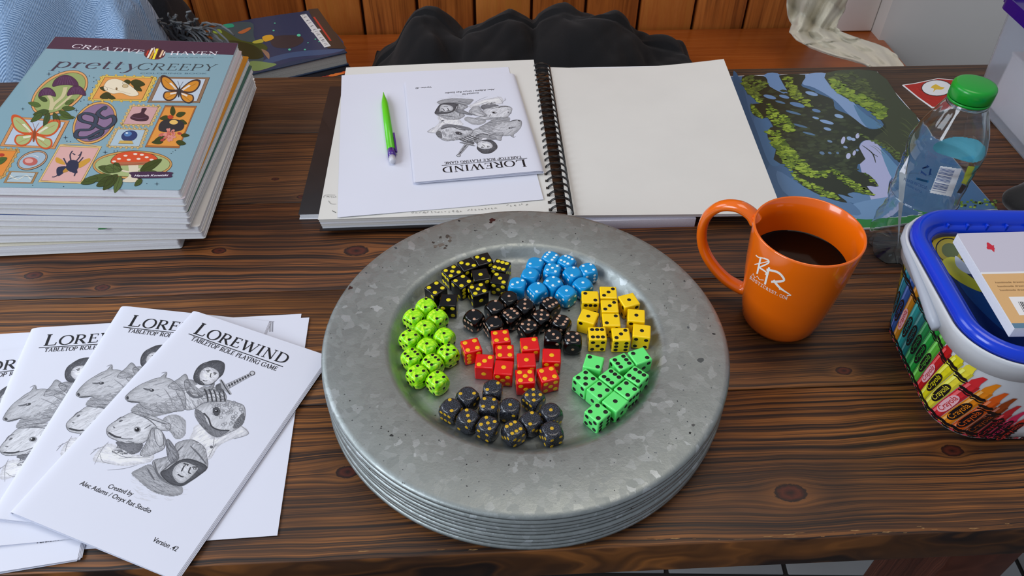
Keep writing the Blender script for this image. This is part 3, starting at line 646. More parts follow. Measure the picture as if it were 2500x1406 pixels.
# sleeping coat and robes, faint first
fill([(735, 860), (800, 850), (860, 930), (980, 900), (1060, 860), (1108, 915), (1000, 950), (900, 1000), (850, 1080), (815, 1090), (790, 1010), (700, 960), (720, 900)], '#e2e2e8', 90, -.5, 60, [g1, g2, '#c4c5ca'], 21, outline=None)
for L in [[(880, 985), (830, 1080)], [(1060, 862), (1110, 915), (1010, 950)], [(870, 940), (865, 1000), (885, 995)]]: A.stroke(L, 1.4*U, g3, 4, smooth=4)
A.poly(ell(850, 1008, 12, 10), g4, 5)
fill([(20, 1100), (70, 1020), (150, 985), (300, 1060), (440, 1060), (420, 1110), (330, 1130), (230, 1140), (100, 1120)], '#e4e4ea', 60, .2, 60, [g1, g2, '#c8c8ce'], 22, outline=None)
for L in [[(20, 1030), (110, 1000)], [(30, 1130), (80, 1030), (130, 970)], [(150, 1040), (250, 1080), (420, 1080)], [(200, 1090), (310, 1075)], [(120, 1170), (230, 1160), (330, 1135)], [(70, 1060), (90, 1110), (180, 1130)], [(0, 1060), (60, 1010)]]: A.stroke(L, 1.2*U, g3, 4, smooth=4, taper=True)
# rat head
rat = [(245, 660), (268, 632), (300, 605), (350, 572), (400, 550), (450, 530), (495, 518), (535, 485), (528, 520), (560, 530), (600, 558), (640, 600), (665, 650), (667, 742), (600, 757), (540, 772), (470, 762), (400, 742), (352, 712), (345, 696), (300, 698), (262, 686)]
fill(rat, '#bcbdc2', 260, -.25, 46, [g2, g3, '#a2a3a8', '#cdcdd2'], 1, smoothn=3)
fill([(345, 700), (420, 700), (520, 690), (600, 640), (660, 660), (665, 745), (580, 765), (480, 790), (400, 800), (330, 780), (285, 752)], '#a6a7ac', 200, .5, 40, [g3, g4, '#7a7b80'], 2, outline=None, jit=.6)
A.stroke([(372, 596), (405, 606), (432, 600)], 5*U, g4, 5, smooth=3, taper=True); A.poly(ell(432, 611, 17, 10), g5, 5); A.poly(ell(428, 608, 5, 3), '#e8e8ee', 6)
A.poly(ell(262, 664, 9, 12), g5, 5); A.stroke([(262, 686), (300, 690), (345, 696)], 2.4*U, g5, 5, smooth=3)
for L in [[(400, 560), (470, 540)], [(440, 575), (520, 555)], [(460, 640), (500, 660)], [(520, 600), (560, 660), (580, 720)], [(500, 490), (535, 485), (530, 520)]]: A.stroke(L, 2*U, g3, 5, smooth=3, taper=True)
# woman with sword
fill([(545, 590), (570, 560), (620, 530), (668, 497), (690, 545), (700, 580), (665, 610), (590, 605)], '#b0b1b6', 40, .6, 40, [g3, g4], 3)
fill([(600, 610), (665, 600), (720, 600), (790, 640), (870, 590), (930, 610), (955, 660), (930, 690), (860, 690), (790, 700), (730, 740), (665, 745), (640, 680)], '#c4c5ca', 150, 1., 36, [g2, g3, g4], 4)
fill([(662, 545), (720, 540), (760, 575), (830, 585), (870, 560), (850, 610), (780, 650), (720, 660), (675, 620)], '#a0a1a6', 60, .8, 30, [g3, g4, g5], 5)
for k in range(5): A.stroke([(800+k*32, 600+k*3), (818+k*30, 640), (826+k*30, 690)], 3.2*U, g5, 6, smooth=3)
for k in range(3): A.stroke([(790, 620+k*26), (860, 605+k*26), (945, 640+k*20)], 1.6*U, g4, 6, smooth=3)
A.stroke([(680, 620), (730, 660), (790, 650)], 6*U, g4, 6, smooth=3)
fill([(725, 530), (735, 480), (770, 435), (820, 412), (880, 400), (932, 415), (942, 448), (930, 495), (900, 525), (850, 570), (790, 575), (750, 560)], '#54555b', 120, -.6, 30, [g4, g5, '#2c2d31', g3], 6, outline=g5)
fill([(765, 505), (788, 465), (830, 448), (882, 466), (905, 498), (890, 535), (848, 566), (805, 572), (775, 552)], '#dcdce2', 40, .6, 20, [g1, g2], 7, outline=g4, lay=5)
for e in [((826, 482), 10, 4), ((874, 497), 10, 4)]: A.poly(ell(*e[0], e[1], e[2]), g5, 8)
for L in [[(812, 472), (840, 474)], [(864, 486), (888, 492)], [(848, 490), (842, 515), (850, 520)], [(790, 540), (806, 546), (822, 544)], [(775, 545), (800, 570)]]: A.stroke(L, 2*U, g5, 8, smooth=3)
A.poly([(750, 570), (800, 580), (760, 600), (735, 580)], '#e6e6ec', 7)
A.poly([(940, 588), (955, 566), (1128, 486), (1140, 504), (960, 606)], g3, 6); A.stroke([(950, 590), (1130, 497)], 5*U, g5, 7)
for k in range(9): A.stroke([(960+k*19, 568-k*9), (972+k*19, 596-k*10)], 1.6*U, g1, 8)
A.poly(ell(1136, 491, 16, 14), '#c0c1c6', 8); A.stroke(ell(1136, 491, 16, 14), 1.6*U, g5, 9, closed=True)
A.stroke([(912, 536), (940, 590), (985, 640)], [4*U, 12*U, 4*U], '#a0a1a6', 8); A.stroke([(918, 540), (948, 592), (980, 640)], 2.4*U, g5, 9)
fill([(880, 580), (930, 560), (950, 600), (900, 625)], '#6a6b70', 20, .5, 20, [g5, g3], 8, lay=6)
# lizard
liz = [(740, 740), (782, 708), (850, 690), (930, 675), (1000, 690), (1072, 716), (1086, 770), (1076, 830), (1040, 872), (980, 905), (905, 937), (850, 925), (800, 882), (752, 822), (734, 780)]
fill(liz, '#c2c3c8', 90, -.9, 30, [g2, g3], 9)
fill([(740, 745), (790, 770), (830, 850), (890, 885), (975, 890), (905, 937), (850, 925), (800, 882), (752, 822)], '#84858b', 120, .8, 30, [g4, g5, g3], 10, outline=None, lay=4)
fill([(1075, 770), (1040, 800), (1000, 870), (1040, 872), (1078, 830)], '#7a7b80', 40, 1., 24, [g4, g5], 11, outline=None, lay=4)
r0 = random.Random(4)
for k in range(70):
    x, y = r0.uniform(850, 1070), r0.uniform(695, 880)
    if pip_in((x, y), liz) and not (x < 900 and y > 790) and (y < 860-(abs(x-960))*.2): A.stroke([(x+13*math.cos(t)*r0.uniform(.8, 1.2), y+10*math.sin(t)*r0.uniform(.8, 1.2)) for t in (0, 1.1, 2.2, 3.3, 4.4, 5.4)], 1.2*U, g3, 6, closed=True)
fill([(862, 740), (890, 728), (908, 748), (905, 780), (880, 790), (862, 770)], '#5a5b61', 20, .5, 14, [g5, g4], 12, lay=7, outline=None); A.poly(ell(885, 757, 12, 9), '#1c1c20', 11); A.poly(ell(882, 754, 4, 3), '#f0f0f4', 12)
A.stroke([(795, 770), (830, 810), (850, 862), (900, 888), (975, 892)], 3.2*U, g5, 8, smooth=4)
# frog
fill([(520, 800), (600, 780), (660, 815), (672, 850), (660, 930), (600, 952), (560, 900), (500, 860)], '#b6b7bc', 120, .9, 36, [g2, g3, g4], 13, outline=None, jit=.7)
frog = [(115, 900), (125, 865), (170, 830), (230, 795), (290, 766), (350, 762), (430, 788), (505, 820), (562, 850), (556, 892), (500, 892), (430, 880), (420, 930), (395, 960), (358, 986), (300, 986), (230, 980), (180, 960), (130, 935)]
fill([(190, 970), (360, 980), (345, 1040), (270, 1062), (155, 1045), (190, 1000)], '#77787e', 110, .3, 30, [g3, g4, g5], 14, outline=None)
fill(frog, '#cbccd1', 130, -.35, 44, [g1, g2, g3], 15, smoothn=3)
fill([(420, 900), (450, 868), (500, 900), (530, 960), (515, 1020), (460, 1050), (400, 1075), (350, 1060), (380, 1000), (400, 960)], '#b0b1b6', 160, 1.1, 36, [g2, g3, g4, g1], 16, jit=.5)
fill([(455, 880), (505, 905), (512, 990), (480, 1000), (455, 950)], '#d0d1d6', 20, 1.2, 30, [g2], 17, lay=5)
A.stroke([(130, 908), (175, 935), (215, 942)], 4*U, g5, 7, smooth=3); A.stroke([(120, 900), (165, 925), (230, 950), (300, 950)], 1.8*U, g4, 7, smooth=3)
A.poly(ell(330, 886, 24, 20), '#8c8d92', 7); A.poly(ell(330, 886, 16, 14), '#1c1c20', 8); A.poly(ell(324, 880, 5, 4), '#f6f6fa', 9)
for L in [[(290, 766), (400, 810), (470, 870)], [(340, 775), (450, 820), (540, 850)], [(175, 830), (215, 800), (250, 800)], [(380, 880), (430, 850)], [(160, 865), (175, 875)]]: A.stroke(L, 2.2*U, g4, 7, smooth=4, taper=True)
A.poly(ell(215, 825, 14, 6, rot=-.4), g4, 7)
# hooded elf
hood = [(600, 985), (680, 957), (742, 966), (800, 1012), (815, 1065), (822, 1152), (765, 1205), (700, 1250), (640, 1282), (560, 1270), (490, 1230), (450, 1160), (440, 1105), (520, 1080), (590, 1050)]
fill([(290, 1192), (345, 1158), (425, 1130), (480, 1200), (560, 1270), (640, 1285), (642, 1335), (560, 1352), (450, 1325), (372, 1272), (330, 1232)], '#a2a3a8', 200, .45, 46, [g2, g3, g4], 18, outline=None)
fill(hood, '#a9aaaf', 260, -.9, 46, [g2, g3, g4, '#c4c5ca'], 19, smoothn=3)
fill([(537, 952), (585, 1000), (622, 1080), (572, 1122), (540, 1060)], '#8e8f95', 50, 1.1, 40, [g4, g2, g5], 20, lay=6)
fill([(540, 1165), (610, 1112), (680, 1092), (762, 1113), (818, 1152), (765, 1202), (690, 1252), (635, 1277), (560, 1262), (505, 1212), (498, 1182)], '#58595f', 120, .6, 28, [g4, g5, '#303136'], 23, lay=6, outline=g5, ow=2.4)
fill([(600, 1142), (660, 1115), (752, 1150), (740, 1182), (690, 1232), (640, 1262), (600, 1242), (578, 1192)], '#c6c7cc', 50, .8, 18, [g2, g3, g1], 24, lay=9, outline=None)
for e in [((674, 1137), 12, 5), ((734, 1162), 12, 5)]: A.poly(ell(*e[0], e[1], e[2]), g5, 13); A.poly(ell(*e[0], 4, 3), '#f0f0f4', 14)
for L in [[(655, 1124), (690, 1135)], [(716, 1150), (752, 1150)], [(705, 1150), (690, 1185), (706, 1195)], [(615, 1200), (640, 1216), (655, 1218)], [(660, 1140), (640, 1180)]]: A.stroke(L, 2.8*U, g5, 13, smooth=3)
for L in [[(450, 1110), (470, 1190), (520, 1245)], [(620, 1080), (560, 1130), (500, 1180)], [(700, 1000), (760, 1060), (815, 1130)], [(650, 1000), (600, 1050)], [(400, 1160), (450, 1240)]]: A.stroke(L, 3*U, g4, 8, smooth=4, taper=True)
r0 = random.Random(8)
for k in range(70):
    x, y = r0.uniform(280, 640), r0.uniform(1180, 1370); A.stroke([(x, y), (x+20, y+14), (x+50, y+16)], 1*U, g1, 2, taper=True)
a, b = cv7(118, 1292), cv7(290, 1352)
A.text('Created by', a, b, .0036, '#222226', 4, shear=.12, bold=.008)
cvz = lambda x, y: to_local(x/2.05, 720+y/2.05, Mi0, lambda u, v: hcov(u))
a, b = cvz(396, 948), cvz(748, 1092); A.text('Alec Adams / Onyx Rat Studio', a, b, .0036, '#222226', 4, shear=.12, bold=.008)
a, b = cvz(760, 1232), cvz(880, 1284); A.text('Version .42', a, b, .0036, '#222226', 4, shear=.12, bold=.008)
A.build('cover_print', M_print, b0)
def copy_tree(o):
    c = o.copy(); COL.objects.link(c)
    for ch in o.children:
        d = ch.copy(); COL.objects.link(d); d.parent = c; d.matrix_parent_inverse = ch.matrix_parent_inverse.copy()
    return c
def booklet(pa, pb, z, tilt, label, drop=.0028):
    m, l = frame_from(pa, pb, z, tilt); m = m @ Matrix.Translation((0, 0, -drop)); c = copy_tree(b0); c.matrix_world = m; c['label'] = label; print('booklet', label[:30], round(l, 3)); return c
def spine_low(pt, pl, z):
    """extend the visible stretch of spine pt->pl to the full booklet height; returns a pixel-free pose"""
    a = P(*pt, z); b = P(*pl, z); d = (b-a).normalized(); return a, d
def booklet2(ptop, plow, z, tilt, label, drop=.0028):
    a, d = spine_low(ptop, plow, z); o = a+d*BH; y = -d; xh = Vector((y.y, -y.x, 0)); x = (xh*math.cos(tilt)+Vector((0, 0, -1))*math.sin(tilt)).normalized(); zz = x.cross(y); m = Matrix.Identity(4)
    for i in range(3): m[i][0], m[i][1], m[i][2], m[i][3] = x[i], y[i], zz[i], o[i]
    m = m @ Matrix.Translation((0, 0, -drop)); c = copy_tree(b0); c.matrix_world = m; c['label'] = label; return c
booklet2((293, 748), (0, 1215), .0092, .045, 'white stapled booklet directly under the topmost one, only its left side showing')
booklet2((74, 803), (-8, 995), .0066, .028, 'white stapled booklet third from the top of the fan, with a rat head showing')
booklet2((-105, 872), (-190, 1075), .0046, .006, 'white stapled booklet lowest in the fan at the left edge of the photo')
# booklet lying upside down on the open sketchbook
ZS = .0228
_a = P(1255, 173, ZS+.004); booklet2((1329, 416), (1255, 173), ZS+.004+.0022, .0, 'white stapled booklet lying upside down on the open sketchbook', .004)
# loose sheets
def sheet(name, q, zs, label, cat, m=M_paper, group=None, th=.00025, n=8, lift=None):
    """sheet of paper from four world corners TL TR BR BL with small waves"""
    vs = []; fs = []
    for j in range(n+1):
        for i in range(n+1):
            s, t = i/n, j/n; p = q[0]*(1-s)*(1-t)+q[1]*s*(1-t)+q[2]*s*t+q[3]*(1-s)*t; h = lift(s, t) if lift else 0
            vs.append((p.x, p.y, p.z+h))
    N = len(vs); vs += [(a, b, c-th) for a, b, c in vs]; w = n+1
    for j in range(n):
        for i in range(n):
            a = j*w+i; fs.append((a, a+w, a+w+1, a+1)); fs.append((N+a, N+a+1, N+a+w+1, N+a+w))
    rim = [i for i in range(w)]+[j*w+n for j in range(1, w)]+[n*w+i for i in range(n-1, -1, -1)]+[j*w for j in range(n-1, 0, -1)]
    for k in range(len(rim)): a, b = rim[k], rim[(k+1) % len(rim)]; fs.append((a, b, N+b, N+a))
    o = mesh_obj(name, vs, fs, m); smooth_angle(o, 40)
    return tag(o, label, cat, group)
def rectq(c0, c1, h, side=1):
    """rectangle with edge c0->c1 and depth h to its left (side=1)"""
    d = (c1-c0).normalized(); nrm = Vector((-d.y, d.x, 0))*side; return [c0+nrm*h, c1+nrm*h, c1, c0]
zt = .0012
tr_, br_ = P(755, 775, zt), P(677, 1307, zt); print('sheetA h', (tr_-br_).length)
d = (br_-tr_).normalized(); nl = Vector((d.y, -d.x, 0)); Ls = .28; W_ = .216
hA = (tr_-br_).length
s1 = sheet('paper_sheet', [tr_+nl*Ls, tr_, br_, br_+nl*Ls], 0, 'white paper sheet with a grey ruled column, sticking out right of the booklet fan', 'paper', group='loose white sheets under the booklets')
t2 = P(736, 766, .0005); d2 = (P(700, 905, .0014)-t2).normalized(); n2 = Vector((d2.y, -d2.x, 0)); d2 = Vector((-.155, -.988, 0)).normalized() if False else d
n2 = Vector((d2.y, -d2.x, 0))
q2 = [t2+n2*.215, t2, t2+d2*.215, t2+d2*.215+n2*.215]
s2 = sheet('paper_sheet', q2, 0, 'blank white paper sheet lowest on the table, a corner peeking out above the fan', 'paper', group='loose white sheets under the booklets')
aa = Art(lambda u, v, o: (u, v, zt+o)); ww = lambda x, y: tuple(P(220+x/2.869, 740+y/2.869, zt)[:2])
aa.stroke([ww(1262, 130), ww(1262, 200)], .0022, '#a8a8b0', 1); aa.stroke([ww(1280, 130), ww(1278, 200)], .0008, '#70707a', 1); aa.stroke([ww(1255, 130), ww(1290, 130)], .0005, '#80808a', 2); aa.stroke([ww(1100, 122), ww(1255, 126)], .0003, '#b0b0b8', 2)
aa.build('printed_column', M_print, s1)
q3a, q3b = P(0, 1383, .0018), P(72, 1356, .0018)
dd = (q3b-q3a).normalized(); nn = Vector((-dd.y, dd.x, 0)); e1 = q3b+dd*.06; e0 = e1-dd*.28
sheet('paper_sheet', [e0+nn*.216, e1+nn*.216, e1, e0], 0, 'white paper sheet slanting out at the lower left corner of the photo', 'paper', group='loose white sheets under the booklets')

# ================================================================== COLOURING BOOKS
def unit2(v): return Vector((v.x, v.y, 0)).normalized()
def softbook(z0, z1, br, trp, w, cover, label, name='colouring_book', group='stacked colouring books', top=None, h=None):
    b = P(*br, z1); t = P(*trp, z1); d = unit2(t-b); h = (t-b).length
    nrm = Vector((-d.y, d.x, 0)); tl2 = .0645*z1/.0805; xx = (-nrm*math.cos(tl2)-Vector((0, 0, 1))*math.sin(tl2)).normalized(); zz = xx.cross(d)
    o_ = b-zz*(z1-z0)-xx*w; ang = Matrix.Identity(4)
    for i in range(3): ang[i][0], ang[i][1], ang[i][2], ang[i][3] = xx[i], d[i], zz[i], o_[i]
    e = empty(name, label, 'book', (0, 0, 0), 0, group); e.matrix_world = ang
    th = z1-z0; cm = mat('cover_'+cover.lstrip('#'), cover, .35, coat=.2)
    def rnd(x0, y0, x1, y1, r=.0025): 
        o = []
        for cx, cy, a0 in ((x1-r, y1-r, 0), (x0+.0001, y1-.0001, None), (x0+.0001, y0+.0001, None), (x1-r, y0+r, -1.5708)):
            if a0 is None: o.append((cx, cy))
            else: o += [(cx+r*math.cos(a0+k*.3927), cy+r*math.sin(a0+k*.3927)) for k in range(5)]
        return o
    nb = 3
    for k in range(nb):
        za, zb = .0004+(th-.0008)*k/nb+.00005, .0004+(th-.0008)*(k+1)/nb-.00005; ox = (.0003, -.0002, .0001)[k]
        prism('page_block', rnd(.0004, .0004+ox, w-.0006+ox, h-.0006), za, zb, M_pages, e)
    prism('front_cover', rnd(0, 0, w, h), th-.00035, th, cm, e); prism('back_cover', rnd(0, 0, w, h), 0, .00035, mat('back_'+cover.lstrip('#'), '#d9d7d2', .4), e)
    box('spine', -.0006, 0, 0, -.00005, h, th, cm, e)
    return e, ang
zc = .0805
BK = [(.0713, zc, (440, 464), (582, 105), '#7fa3af', 'topmost colouring book, pale blue cover with framed mushrooms, moths and a snake', .310),
 (.0628, .0711, (450, 486), (591, 124), '#c9bfc4', 'thin white-edged colouring book directly under the pale blue one in the pile', .305),
 (.0548, .0626, (452, 503), (608, 138), '#c8861a', 'colouring book with an orange-yellow cover edge sticking out on the right of the pile', .302),
 (.0470, .0546, (459, 518), (616, 160), '#2f5c50', 'colouring book with a dark green cover, under the orange-yellow one', .300),
 (.0390, .0468, (461, 532), (617, 172), '#4c6fb4', 'colouring book with a blue printed strip along its front edge', .296),
 (.0310, .0388, (458, 545), (618, 182), '#141214', 'black-covered book in the middle of the pile of colouring books', .291),
 (.0222, .0308, (487, 553), (622, 190), '#e8e6e2', 'white colouring book with a yellow oval printed near its front edge, sticking out', .303),
 (.0132, .0220, (496, 566), (624, 197), '#d6d2cc', 'thick white-paged book second from the bottom of the pile, offset to the right', .296),
 (.0004, .0130, (436, 583), (566, 200), '#e3ddcb', 'cream-coloured lowest book, lying on the table under the whole pile', .300)]
books = []
for z0, z1, br, trp, cc, lab, hh in BK: books.append(softbook(z0, z1, br, trp, .2105, cc, lab, h=hh))
e0_, ang0 = books[0]
M0 = ang0; M0i = M0.inverted(); T0 = zc-.0713; H0 = (P(582, 105, zc)-P(440, 464, zc)).length
cvA = lambda x, y: to_local(x/2.511, 60+y/2.511, M0i, lambda u, v: T0)
CA = Art(lambda u, v, o: (u, v, T0+o), cvA); q = .0004
# purple band
print('cover corners', [tuple(round(k, 3) for k in cvA(x, y)) for x, y in ((335, 70), (1460, 113), (1085, 1010), (0, 1005))])
CA.cv = None; _bb = cvA(1430, 186); CA.poly([(.0002, 1e-4+_bb[1]), (.2103, _bb[1]), (.2103, H0-.0002), (.0002, H0-.0002)], '#432d44', 1); CA.cv = cvA
CA.glyphs('CREATIVE', cvA(436, 141), cvA(868, 178), .0085, '#ece6ec', 3, T=.15, t=.07, slant=.05); CA.glyphs('HAVEN', cvA(1042, 186), cvA(1330, 187), .0085, '#ece6ec', 3, T=.15, t=.07)
CA.poly(ell(948, 180, 66, 35), '#5a2a34', 2)
for x0, y0, x1, y1, w, cc in [(905, 205, 935, 145, 10, '#f0e6d8'), (920, 210, 950, 150, 9, '#d9a23a'), (940, 212, 965, 148, 12, '#f4e23c'), (962, 205, 985, 150, 8, '#201a1c'), (980, 200, 1000, 158, 9, '#e9c9a0'), (898, 190, 910, 160, 8, '#c23a2c'), (1000, 190, 1012, 165, 6, '#e8e0d8'), (950, 175, 945, 140, 5, '#c8c0b8')]:
    CA.stroke([(x0, y0), (x1, y1)], w*.00022, cc, 3)
CA.glyphs('pretty', cvA(318, 262), cvA(838, 278), .0185, '#3c3a4c', 3, T=.15, t=.028, slant=.1)
CA.glyphs('CREEPY', cvA(836, 277), cvA(1310, 284), .0150, '#2a4048', 3, T=.11, t=.05, slant=.1)
CA.text('COLORING BOOK', cvA(856, 302), cvA(1268, 304), .0026, '#4c6e7c', 3); CA.text('FIND YOUR TRUE COLORS', cvA(1030, 204), cvA(1308, 206), .002, '#4a6672', 3)
OL = '#2e2a2c'
def foval(cx, cy, rx, ry, rot, fr, bg, w=14):
    CA.poly(ell(cx, cy, rx, ry, 36, rot), OL, 2); CA.poly(ell(cx, cy, rx-3, ry-3, 36, rot), fr, 3); CA.poly(ell(cx, cy, rx-w, ry-w, 36, rot), '#6a4a2a', 4); CA.poly(ell(cx, cy, rx-w-3, ry-w-3, 36, rot), bg, 5)
def frect(q4, fr, bg, w=.07, inner='#6a4a2a', curls=False):
    c = (sum(p[0] for p in q4)/4, sum(p[1] for p in q4)/4); ins = lambda k: [(c[0]+(p[0]-c[0])*k, c[1]+(p[1]-c[1])*k) for p in q4]
    CA.poly(ins(1.015), OL, 2); CA.poly(q4, fr, 3); CA.poly(ins(1-w*1.6), inner, 4); CA.poly(ins(1-w*1.9), bg, 5)
    if curls:
        r = random.Random(int(c[0])); N = 18
        for i in range(4):
            a, b = q4[i], q4[(i+1) % 4]
            for k in range(N//3):
                t = (k+.5)/(N/3); x, y = a[0]+(b[0]-a[0])*t, a[1]+(b[1]-a[1])*t; CA.poly(ell(x, y, 11, 8, 8, r.uniform(0, 3)), fr, 3); CA.stroke(ell(x, y, 9, 6, 8), .00022, '#8a6a3a', 6, closed=True)
def leaf(x, y, l, w, ang, col='#46602e', lay=8):
    c, s = math.cos(ang), math.sin(ang); f = lambda u, v: (x+u*c-v*s, y+u*s+v*c)
    pts = [f(0, 0), f(l*.3, w*.5), f(l*.7, w*.4), f(l, 0), f(l*.7, -w*.4), f(l*.3, -w*.5)]
    qq = sm(pts, 4); CA.poly(qq, col, lay); CA.stroke(qq, .00028, '#1e2616', lay+1, closed=True); CA.stroke([f(0, 0), f(l*.9, 0)], .00025, '#263018', lay+1)
def star(x, y, r, col='#22404e'): CA.poly([(x+(r if k % 2 == 0 else r*.2)*math.cos(k*pi/4), y+(r if k % 2 == 0 else r*.2)*.8*math.sin(k*pi/4)) for k in range(8)], col, 2)
for x, y, r in [(300, 303, 18), (140, 517, 14), (468, 527, 18), (402, 693, 18), (645, 783, 18), (540, 490, 12), (715, 1000, 18), (962, 977, 18), (575, 325, 8), (105, 850, 8), (420, 865, 8), (455, 880, 6), (640, 800, 6), (595, 690, 8), (830, 780, 5), (1060, 780, 6)]: star(x, y, r)
for x, y in [(362, 290), (548, 315), (568, 385), (590, 340), (575, 350), (495, 470), (515, 462), (410, 715), (432, 718), (200, 985), (390, 993), (900, 975), (1075, 770), (1050, 790), (700, 775), (720, 775), (255, 890), (600, 700), (585, 715)]: CA.poly(ell(x, y, 4, 3, 6), '#22404e', 2)
foval(365, 420, 195, 112, -.56, '#d9a066', '#93a566', 15)
for cx, cy, rx, ry in [(400, 350, 78, 38), (288, 418, 52, 30), (468, 410, 56, 34)]:
    cap = [(cx-rx, cy+ry*.8), (cx-rx*.8, cy-ry*.3), (cx-rx*.2, cy-ry), (cx+rx*.4, cy-ry*.9), (cx+rx*.9, cy-ry*.1), (cx+rx, cy+ry*.8), (cx+rx*.3, cy+ry*.55), (cx-rx*.4, cy+ry*.6)]
    qq = sm(cap, 4); CA.poly(qq, '#4b2c4e', 9); CA.stroke(qq, .0003, '#1e1420', 10, closed=True)
    for k in range(-3, 4): CA.stroke([(cx+k*rx*.22, cy+ry*.5), (cx+k*rx*.12, cy-ry*.7)], .00022, '#7c5a80', 10)
for L, w in [([(402, 385), (385, 440), (330, 490), (310, 525)], 18), ([(300, 435), (318, 470), (312, 520)], 16), ([(440, 432), (400, 470), (340, 520)], 12)]: CA.stroke(L, w*.00023, '#c8bf94', 8, smooth=4); 
for x, y, l, w, an in [(300, 530, 100, 36, 2.9), (260, 545, 90, 34, 2.5), (300, 540, 95, 34, 1.9), (330, 540, 100, 36, 1.2), (360, 530, 100, 34, .5), (380, 515, 80, 30, 0), (250, 500, 80, 30, 3.4), (350, 570, 110, 28, .0), (290, 470, 60, 26, 3.6), (400, 490, 60, 26, -.5)]: leaf(x, y, l, w, an, random.Random(x).choice(['#3e5a2a', '#4e6a34', '#35502a']))
frect([(628, 313), (960, 322), (888, 470), (540, 465)], '#d9b95a', '#e09a52', curls=True)
skull = sm([(668, 340), (720, 335), (775, 360), (830, 400), (850, 432), (800, 440), (740, 420), (690, 425), (640, 400), (640, 370)], 4); CA.poly(skull, '#e8dcc0', 8); CA.stroke(skull, .0003, OL, 9, closed=True)
CA.poly(ell(768, 378, 18, 12), '#c6b084', 9); CA.stroke(ell(768, 378, 18, 12), .0003, '#5a4630', 10, closed=True); CA.poly(ell(715, 395, 6, 9), '#7a6444', 9); CA.stroke([(655, 385), (720, 405), (800, 425)], .0003, '#7a6444', 9, smooth=3)
for x, y, l, w, an in [(800, 350, 50, 32, 2.9), (800, 355, 90, 44, .15), (820, 375, 60, 30, .6), (680, 430, 70, 40, 2.9), (660, 400, 50, 26, 3.4), (660, 440, 50, 24, .3)]: leaf(x, y, l, w, an, '#2c3c1e')
frect([(978, 322), (1284, 325), (1222, 480), (905, 478)], '#8a7058', '#bccad6')
def moth(cx, cy, s, c1, c2, c3, body='#22343c', rot=.12):
    f = lambda u, v: (cx+s*(u*math.cos(rot)-v*math.sin(rot))*1., cy+s*(u*math.sin(rot)+v*math.cos(rot)))
    for m_ in (-1, 1):
        up = [(m_*.04, -.02), (m_*.4, -.42), (m_*.75, -.62), (m_*1., -.58), (m_*.98, -.3), (m_*.8, -.02), (m_*.5, .12), (m_*.1, .1)]
        lo = [(m_*.06, .08), (m_*.45, .14), (m_*.72, .2), (m_*.78, .45), (m_*.6, .62), (m_*.35, .6), (m_*.12, .4)]
        for pts in (lo, up):
            o_ = sm([f(*p) for p in pts], 4); CA.poly(o_, c2, 8); c = (sum(p[0] for p in o_)/len(o_), sum(p[1] for p in o_)/len(o_))
            CA.poly([(c[0]+(p[0]-c[0])*.8, c[1]+(p[1]-c[1])*.76) for p in o_], c1, 9)
        CA.poly([f(*p) for p in [(m_*.1, 0), (m_*.45, -.3), (m_*.55, -.26), (m_*.2, .03)]], c3, 10); CA.poly([f(*p) for p in [(m_*.12, .14), (m_*.45, .22), (m_*.42, .3), (m_*.12, .22)]], c3, 10)
        CA.stroke([f(m_*.1, .05), f(m_*.8, -.4)], .0003, c2, 11); CA.stroke([f(m_*.1, .2), f(m_*.6, .5)], .0003, c2, 11); CA.stroke([f(0, -.1), f(m_*.08, -.3), f(m_*.14, -.42)], .0003, body, 11)
    CA.poly(sm([f(0, -.16), f(.06, .05), f(.03, .36), f(-.03, .36), f(-.06, .05)], 3), body, 12)
moth(1100, 400, 122, '#d08a30', '#3c3232', '#e6dcd0')
frect([(95, 565), (425, 590), (335, 762), (0, 745)], '#c98e5a', '#b4c4d4')
moth(212, 662, 150, '#a8b478', '#c8552a', '#d8dcc0', '#8a4a2a'); 
foval(580, 602, 152, 112, -.72, '#d9a55e', '#866f90', 13)
snake = [(640, 508), (600, 545), (640, 575), (690, 560), (700, 600), (640, 640), (570, 610), (500, 590), (490, 560), (530, 545), (590, 570), (560, 640), (480, 650), (470, 690), (540, 690), (620, 650), (610, 680), (540, 705)]
CA.stroke(snake, 20*.00024, '#141c24', 8, smooth=5); CA.stroke(snake, 14*.00024, '#2b4458', 9, smooth=5); CA.poly(ell(642, 512, 18, 13, rot=-.5), '#2b4458', 10)
frect([(805, 495), (985, 500), (925, 620), (740, 618)], '#d2b67a', '#caa0a0', curls=True)
CA.poly(sm([(870, 515), (900, 515), (885, 545), (912, 565), (900, 590), (840, 592), (798, 575), (820, 550), (862, 540)], 4), '#3c2838', 8); CA.stroke([(805, 565), (850, 578), (900, 572)], .0005, '#7c5c74', 9, smooth=3)
frect([(715, 635), (905, 640), (862, 755), (655, 750)], '#cdb37c', '#a9c0cc', curls=True)
CA.poly(ell(793, 683, 50, 33, 24, -.2), '#1d3c6c', 8); CA.poly(ell(785, 672, 24, 15, 20, -.2), '#4c7cb0', 9); CA.poly(ell(778, 666, 8, 5), '#d8e6f0', 10); CA.poly([(735, 712), (810, 714), (818, 732), (725, 730)], '#c8a85a', 9); CA.stroke([(725, 730), (818, 732)], .0005, OL, 10)
frect([(1012, 497), (1205, 500), (1098, 757), (890, 750)], '#a8683c', '#dd9444', w=.04)
for x, y, l, w, an in [(1060, 560, 60, 30, -1.6), (1080, 560, 60, 30, -.3), (1040, 570, 60, 30, 3.), (1100, 590, 50, 26, .4), (1020, 690, 80, 34, 2.8), (1080, 720, 60, 30, .2), (1000, 720, 70, 26, 3.1), (1110, 680, 50, 22, 0)]: leaf(x, y, l, w, an, '#304422')
